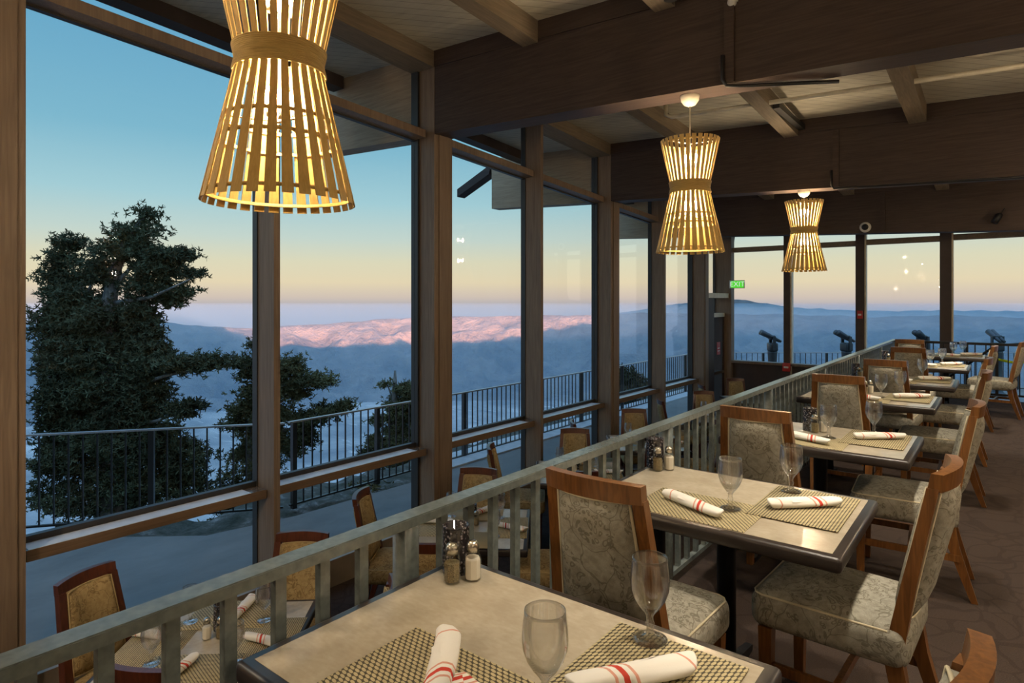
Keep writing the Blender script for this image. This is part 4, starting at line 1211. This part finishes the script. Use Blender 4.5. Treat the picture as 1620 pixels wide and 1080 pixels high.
# ------------------------------------------------------------------ pendant lamps
def make_lamp():
    o = thing('pendant_lamp', '', 'lamp')
    N = 30
    def slats(z0, r0, z1, r1, w0, w1):
        q = MB()
        for k in range(N):
            a = 2 * math.pi * (k + .5) / N
            ca, sa = math.cos(a), math.sin(a)
            def pt(r, s, z): return (r * ca - s * sa, r * sa + s * ca, z)
            q.hexa([pt(r0 - .002, -w0, z0), pt(r0 + .002, -w0, z0), pt(r0 + .002, w0, z0), pt(r0 - .002, w0, z0), pt(r1 - .002, -w1, z1), pt(r1 + .002, -w1, z1), pt(r1 + .002, w1, z1), pt(r1 - .002, w1, z1)])
        return q
    slats(0.0, .258, .50, .142, .0185, .0105).build('lower_shade', M['slat'], o)
    slats(.49, .140, .872, .222, .0098, .0155).build('upper_shade', M['slat'], o)
    def ring(z, r, h=.012):
        q = MB(); q.lathe([(r - .003, z - h / 2), (r + .003, z - h / 2), (r + .003, z + h / 2), (r - .003, z + h / 2), (r - .003, z - h / 2)], 48, close=False); return q
    def rl(z): return .258 + (.142 - .258) * z / .50
    for z in (.028, .22, .292):
        ring(z, rl(z) - .006).build('hoop', M['slat'], o)
    ring(.845, .211).build('hoop', M['slat'], o)
    q = MB()
    for k in range(16):
        z = .462 + .082 * k / 15; r = max(rl(z), .140 + .082 * (z - .49) / .382) + .006
        q.tube([(r * math.cos(2 * math.pi * j / 40), r * math.sin(2 * math.pi * j / 40), z) for j in range(40)], .0042, 6, closed=True)
    q.build('rope_binding', M['cordwrap'], o)
    q = MB(); q.tube([(0, 0, .30), (0, 0, 1.08)], .006, 8); st_ = q.build('stem', M['cream'], o)
    for k in range(3):
        a = 2 * math.pi * k / 3
        for z, r in ((.292, rl(.292) - .006), (.845, .211)):
            q = MB(); q.tube([(0, 0, z), (r * math.cos(a), r * math.sin(a), z)], .003, 6); q.build('spoke', M['cream'], o)
    for zz in (.335, .70):
        for k in range(3):
            a = 2 * math.pi * k / 3 + .6
            q = MB(); q.lathe([(.010, -.035), (.011, -.03), (.011, 0)], 12, .045 * math.cos(a), .045 * math.sin(a), zz); q.tube([(0, 0, zz - .02), (.045 * math.cos(a), .045 * math.sin(a), zz - .02)], .004, 6)
            h = q.build('bulb_holder', M['cream'], o)
            q = MB(); q.lathe([(.006, 0.001), (.014, .015), (.0175, .03), (.015, .048), (.007, .064), (0, .070)], 12, .045 * math.cos(a), .045 * math.sin(a), zz); q.build('bulb', M['bulb'], h)
    q = MB(); q.lathe([(.0, 1.085), (.012, 1.085), (.045, 1.10), (.066, 1.13), (.074, 1.165), (.074, 1.17), (0, 1.17)], 28); q.build('canopy', M['cream'], o)
    return o
lp = make_lamp()
lamps = [((-2.085, 1.267, 1.925), 1.03, 'slatted hourglass pendant lamp closest to the camera, filling the first window'),
         ((-1.915, 4.67, 1.945), 1.0, 'slatted hourglass pendant lamp hanging from the first dark ceiling beam'),
         ((-1.945, 8.35, 1.935), 1.0, 'slatted hourglass pendant lamp hanging from the second ceiling beam, smallest of three'),
         ((1.35, -1.6, 2.0), 1.0, 'added slatted fill lamp behind the camera on the aisle side'),
         ((1.35, 2.6, 2.0), 1.0, 'added slatted fill lamp over the aisle beside the second rail table'),
         ((1.35, 6.4, 2.0), 1.0, 'added slatted fill lamp over the aisle beside the fourth rail table'),
         ((1.35, 10.2, 1.95), 1.0, 'added slatted fill lamp over the far end of the aisle'),
         ((-3.15, -0.35, 1.9), 1.0, 'added slatted fill lamp over the lower level just behind the first window column'),
         ((-1.9, -2.3, 2.0), 1.0, 'added slatted fill lamp behind the camera above the guard rail'),
         ((3.5, 0.4, 2.0), 1.0, 'added slatted fill lamp by the inner wall beside the camera'),
         ((3.5, 4.6, 2.0), 1.0, 'added slatted fill lamp by the inner wall opposite the third rail table')]
for k, (loc, sc, lb) in enumerate(lamps):
    o = lp if k == 0 else copy_tree(lp)
    if k > 2:                  # unseen lamps added to brighten the room, each with a fill light
        ld = bpy.data.lights.new('fill_light', 'POINT'); ld.energy = 62 if k != 7 else 85; ld.color = (1.0, 0.82, 0.60); ld.shadow_soft_size = 0.06
        lo = bpy.data.objects.new('fill_light', ld); COL.objects.link(lo); lo.parent = o; lo.location = (0, 0, 0.10)
    dz = {1: 0.050, 2: -0.166}.get(k, 0.0)      # each drop is cut to meet its own beam
    for c in o.children:
        if c.name.startswith('canopy'): c.location.z = dz
        if c.name.startswith('stem'): c.scale.z = (1.085 + dz) / 1.08
    o.location = loc; o.scale = (sc, sc, sc); o.rotation_euler = (0, 0, .07 + .04 * k); o['label'] = lb; o['group'] = 'slatted pendant lamps'
q = MB(); zc_ = zceil(-2.06, 1.267) - .2
q.tube([(0, 0, 1.925 + 1.2), (0, 0, zc_)], .006, 8); dr = q.build('drop_rod', M['cream'], None, (-2.085, 1.267, 0))
dr.parent = lp; dr.matrix_parent_inverse = Matrix.Translation((-2.085, 1.267, 1.925)).inverted() if False else Matrix()
dr.location = (0, 0, -1.925 / 1.03); 

# ------------------------------------------------------------------ track spotlights over the aisle end of each rail table
def make_spot():
    o = thing('track_spotlight', '', 'spotlight')
    q = MB(); q.tube([(0, 0, .10), (0, 0, .19)], .008, 8); q.build('stem', M['black'], o)
    q = MB(); q.lathe([(.0, .105), (.03, .10), (.045, .07), (.045, -.06), (.041, -.06), (.041, -.02)], 20, close=False); q.build('lamp_head', M['black'], o)
    q = MB(); q.lathe([(.0, -.02), (.040, -.021)], 20, close=False); q.build('lens', M['spot_lens'], o)
    return o
sp0 = make_spot()
SP = [(-0.30, 1.25), (-0.33, 2.62), (-0.33, 3.95), (-0.33, 6.05), (-0.33, 8.62), (-0.30, 9.75)]
for k, (x, y) in enumerate(SP):
    o = sp0 if k == 0 else copy_tree(sp0)
    z = zceil(x, y) - 0.19
    o.location = (x, y, z); o['label'] = 'black ceiling spotlight shining down over the %s rail table' % ORD[k]; o['group'] = 'track spotlights'
    ld = bpy.data.lights.new('spot', 'SPOT'); ld.energy = 140; ld.color = (1.0, 0.88, 0.70); ld.spot_size = math.radians(62); ld.spot_blend = 0.5; ld.shadow_soft_size = 0.10
    lo = bpy.data.objects.new('spot', ld); COL.objects.link(lo); lo.parent = o; lo.location = (0, 0, -.07)
# the small spotlight seen under the third beam
o = copy_tree(sp0)
for c in list(o.children):
    if c.type == 'LIGHT': bpy.data.objects.remove(c)
o.location = (-0.07, Y0 + 3 * BAY - .10, zbeam(-.07, Y0 + 3 * BAY) + .16); o.rotation_euler = (0.0, 0.55, .3)
o['label'] = 'small black spotlight at the top corner above the far windows'

# ------------------------------------------------------------------ small fixtures
q = MB(); q.tube([(-2.80 - .37, 7.0, 3.93), (-2.80 - .37, 7.0, 3.79), (-3.10, 7.0, 3.755), (4.5, 7.0, 3.42)], .024, 10)
sprk = q.build('sprinkler_pipe', M['cream']); tag(sprk, 'cream sprinkler pipe running below the ceiling behind the first beam', 'pipe')
q = MB(); q.tube([(-1.60, Y0 + BAY - .04, zbeam(-1.6, Y0 + BAY) + .2), (-1.60, Y0 + BAY - .04, zbeam(-1.6, Y0 + BAY) + .02), (-1.58, Y0 + BAY - .02, zbeam(-1.6, Y0 + BAY) - .018), (-1.50, Y0 + BAY + .04, zbeam(-1.5, Y0 + BAY) - .018), (-0.9, Y0 + BAY + .30, zbeam(-0.9, Y0 + BAY) - .018)], .013, 8)
cd = q.build('conduit', M['black']); tag(cd, 'black electrical conduit bent under the first ceiling beam', 'conduit')
q = MB(); q.tube([(-1.60, Y0 + 2 * BAY - .04, zbeam(-1.6, Y0 + 2 * BAY) + .2), (-1.60, Y0 + 2 * BAY - .04, zbeam(-1.6, Y0 + 2 * BAY) + .02), (-1.58, Y0 + 2 * BAY - .02, zbeam(-1.6, Y0 + 2 * BAY) - .018), (3.5, Y0 + 2 * BAY - .02, zbeam(3.5, Y0 + 2 * BAY) - .018)], .013, 8)
cd = q.build('conduit', M['black']); tag(cd, 'black electrical conduit running along the second ceiling beam', 'conduit')
tk = thing('light_track', 'black track light housing beside the ceiling joist at the top edge', 'track light', (-1.93, 4.05, zceil(-1.93, 4.05) - .17))
q = MB(); q.box(-.035, .035, -1.3, .44, -.03, .03); q.build('housing', M['black'], tk)
q = MB(); q.lathe([(.05, -.11), (.05, 0), (0, .0)], 16, 0.02, .25); q.build('lamp_head', M['black'], tk)
tk2 = thing('light_track', 'black track light housing beside the joist in front of the second beam', 'track light', (-1.93, 7.66, zceil(-1.93, 7.66) - .14))
q = MB(); q.box(-.035, .035, -.58, .52, -.03, .03); q.build('housing', M['black'], tk2)

sc_ = thing('security_camera', 'round white dome camera on the dark beam above the far windows', 'camera', (-1.81, Y0 + 3 * BAY - .001, zbeam(-1.81, Y0 + 3 * BAY) + .10))
q = MB(); q.lathe([(.0, 0), (.085, 0), (.088, .02), (.07, .045), (.052, .05)], 28, close=False); a = q.build('housing', M['white'], sc_); a.rotation_euler = (math.pi / 2, 0, 0)
q = MB(); q.lathe([(.055, .045), (.045, .07), (.02, .085), (0, .088)], 24); a = q.build('lens_dome', M['black'], sc_); a.rotation_euler = (math.pi / 2, 0, 0)
cc_ = thing('bullet_camera', 'small white camera at the top edge on the first beam', 'camera', (-1.53, Y0 + BAY - .03, 3.74))
q = MB(); q.lathe([(0, -.05), (.03, -.05), (.034, -.03), (.034, .05), (0, .055)], 16); a = q.build('housing', M['white'], cc_); a.rotation_euler = (1.2, 0, .5)
q = MB(); q.box(-.03, .03, 0, .03, -.01, .07); q.build('bracket', M['white'], cc_)

ex = thing('exit_sign', 'green lit EXIT sign hanging beside the corner column', 'sign', (-4.42, YF - .19, 1.91), 0.0)
q = MB(); q.rbox(0, 0, 0, .32, .03, .17, .006, 2); q.build('housing', M['white'], ex)
M['exit_white'] = m_emit('lit_sign_letters', (0.75, 0.9, 0.75), 0.8)
M['exit_green'] = m_emit('lit_green_sign_face', (0.10, 0.75, 0.04), 0.9)
q = MB(); q.box(-.125, .145, -.0175, -.0155, -.072, .072); q.build('lit_face', M['exit_green'], ex)
fc = bpy.data.curves.new('exit_letters', 'FONT'); fc.body = 'EXIT'; fc.size = .15; fc.align_x = 'CENTER'; fc.align_y = 'CENTER'; fc.extrude = .0012
fo = bpy.data.objects.new('letters', fc); COL.objects.link(fo); fo.parent = ex; fo.location = (.01, -.0195, 0); fc.materials.append(M['exit_white'])
bpy.context.view_layer.update()
lm = bpy.data.meshes.new_from_object(fo.evaluated_get(bpy.context.evaluated_depsgraph_get()))
bpy.data.objects.remove(fo)
fo = bpy.data.objects.new('letters', lm); COL.objects.link(fo); fo.parent = ex; fo.location = (.01, -.0195, 0); fo.rotation_euler = (math.pi / 2, 0, 0)
q = MB(); q.box(-.09, -.03, .012, .03, -.03, .03); q.build('wall_plate', M['black'], ex)

def alarm(loc, label, w=.10, h=.14, rz=0):
    o = thing('fire_alarm_box', label, 'fire alarm', loc, rz)
    q = MB(); q.rbox(0, 0, 0, w, .05, h, .006, 2); q.build('case', M['red'], o)
    q = MB(); q.rbox(0, -.03, 0.0, w * .6, .012, h * .22, .003, 1); q.build('pull_handle', M['white'], o)
    return o
alarm((-2.12, YF - .17, 1.30), 'red fire alarm pull on the third mullion of the far windows', .09, .15)
alarm((-3.43, YF - .19, .22), 'red alarm box on the sill at the corner of the far wall', .15, .17)
dsn = thing('door_sign', 'small red notice on the glass of the end door', 'sign', (-4.65, 12.85, .57))
q = MB(); q.box(-.004, .004, -.09, .09, -.13, .13); q.build('board', M['red'], dsn)
q = MB(); q.box(.004, .0055, -.06, .06, -.005, .015); q.box(.004, .0055, -.06, .06, -.06, -.045); q.build('printed_lines', M['white'], dsn)
fl = thing('floodlight', 'outdoor floodlight on a bent arm outside the corner window', 'floodlight', (-4.70, 14.0, 2.72))
q = MB(); q.tube([(-.05, 0, 0), (.0, 0, .35), (.25, .1, .50), (.42, .15, .46)], .016, 8); q.build('arm', M['black'], fl)
q = MB(); q.rbox(.52, .17, .44, .22, .14, .12, .03, 2); q.build('lamp_head', M['tele'], fl)
q = MB(); q.tube([(-.05, 0, 0), (-.05, -.49, 0)], .014, 6); q.build('wall_strut', M['black'], fl)
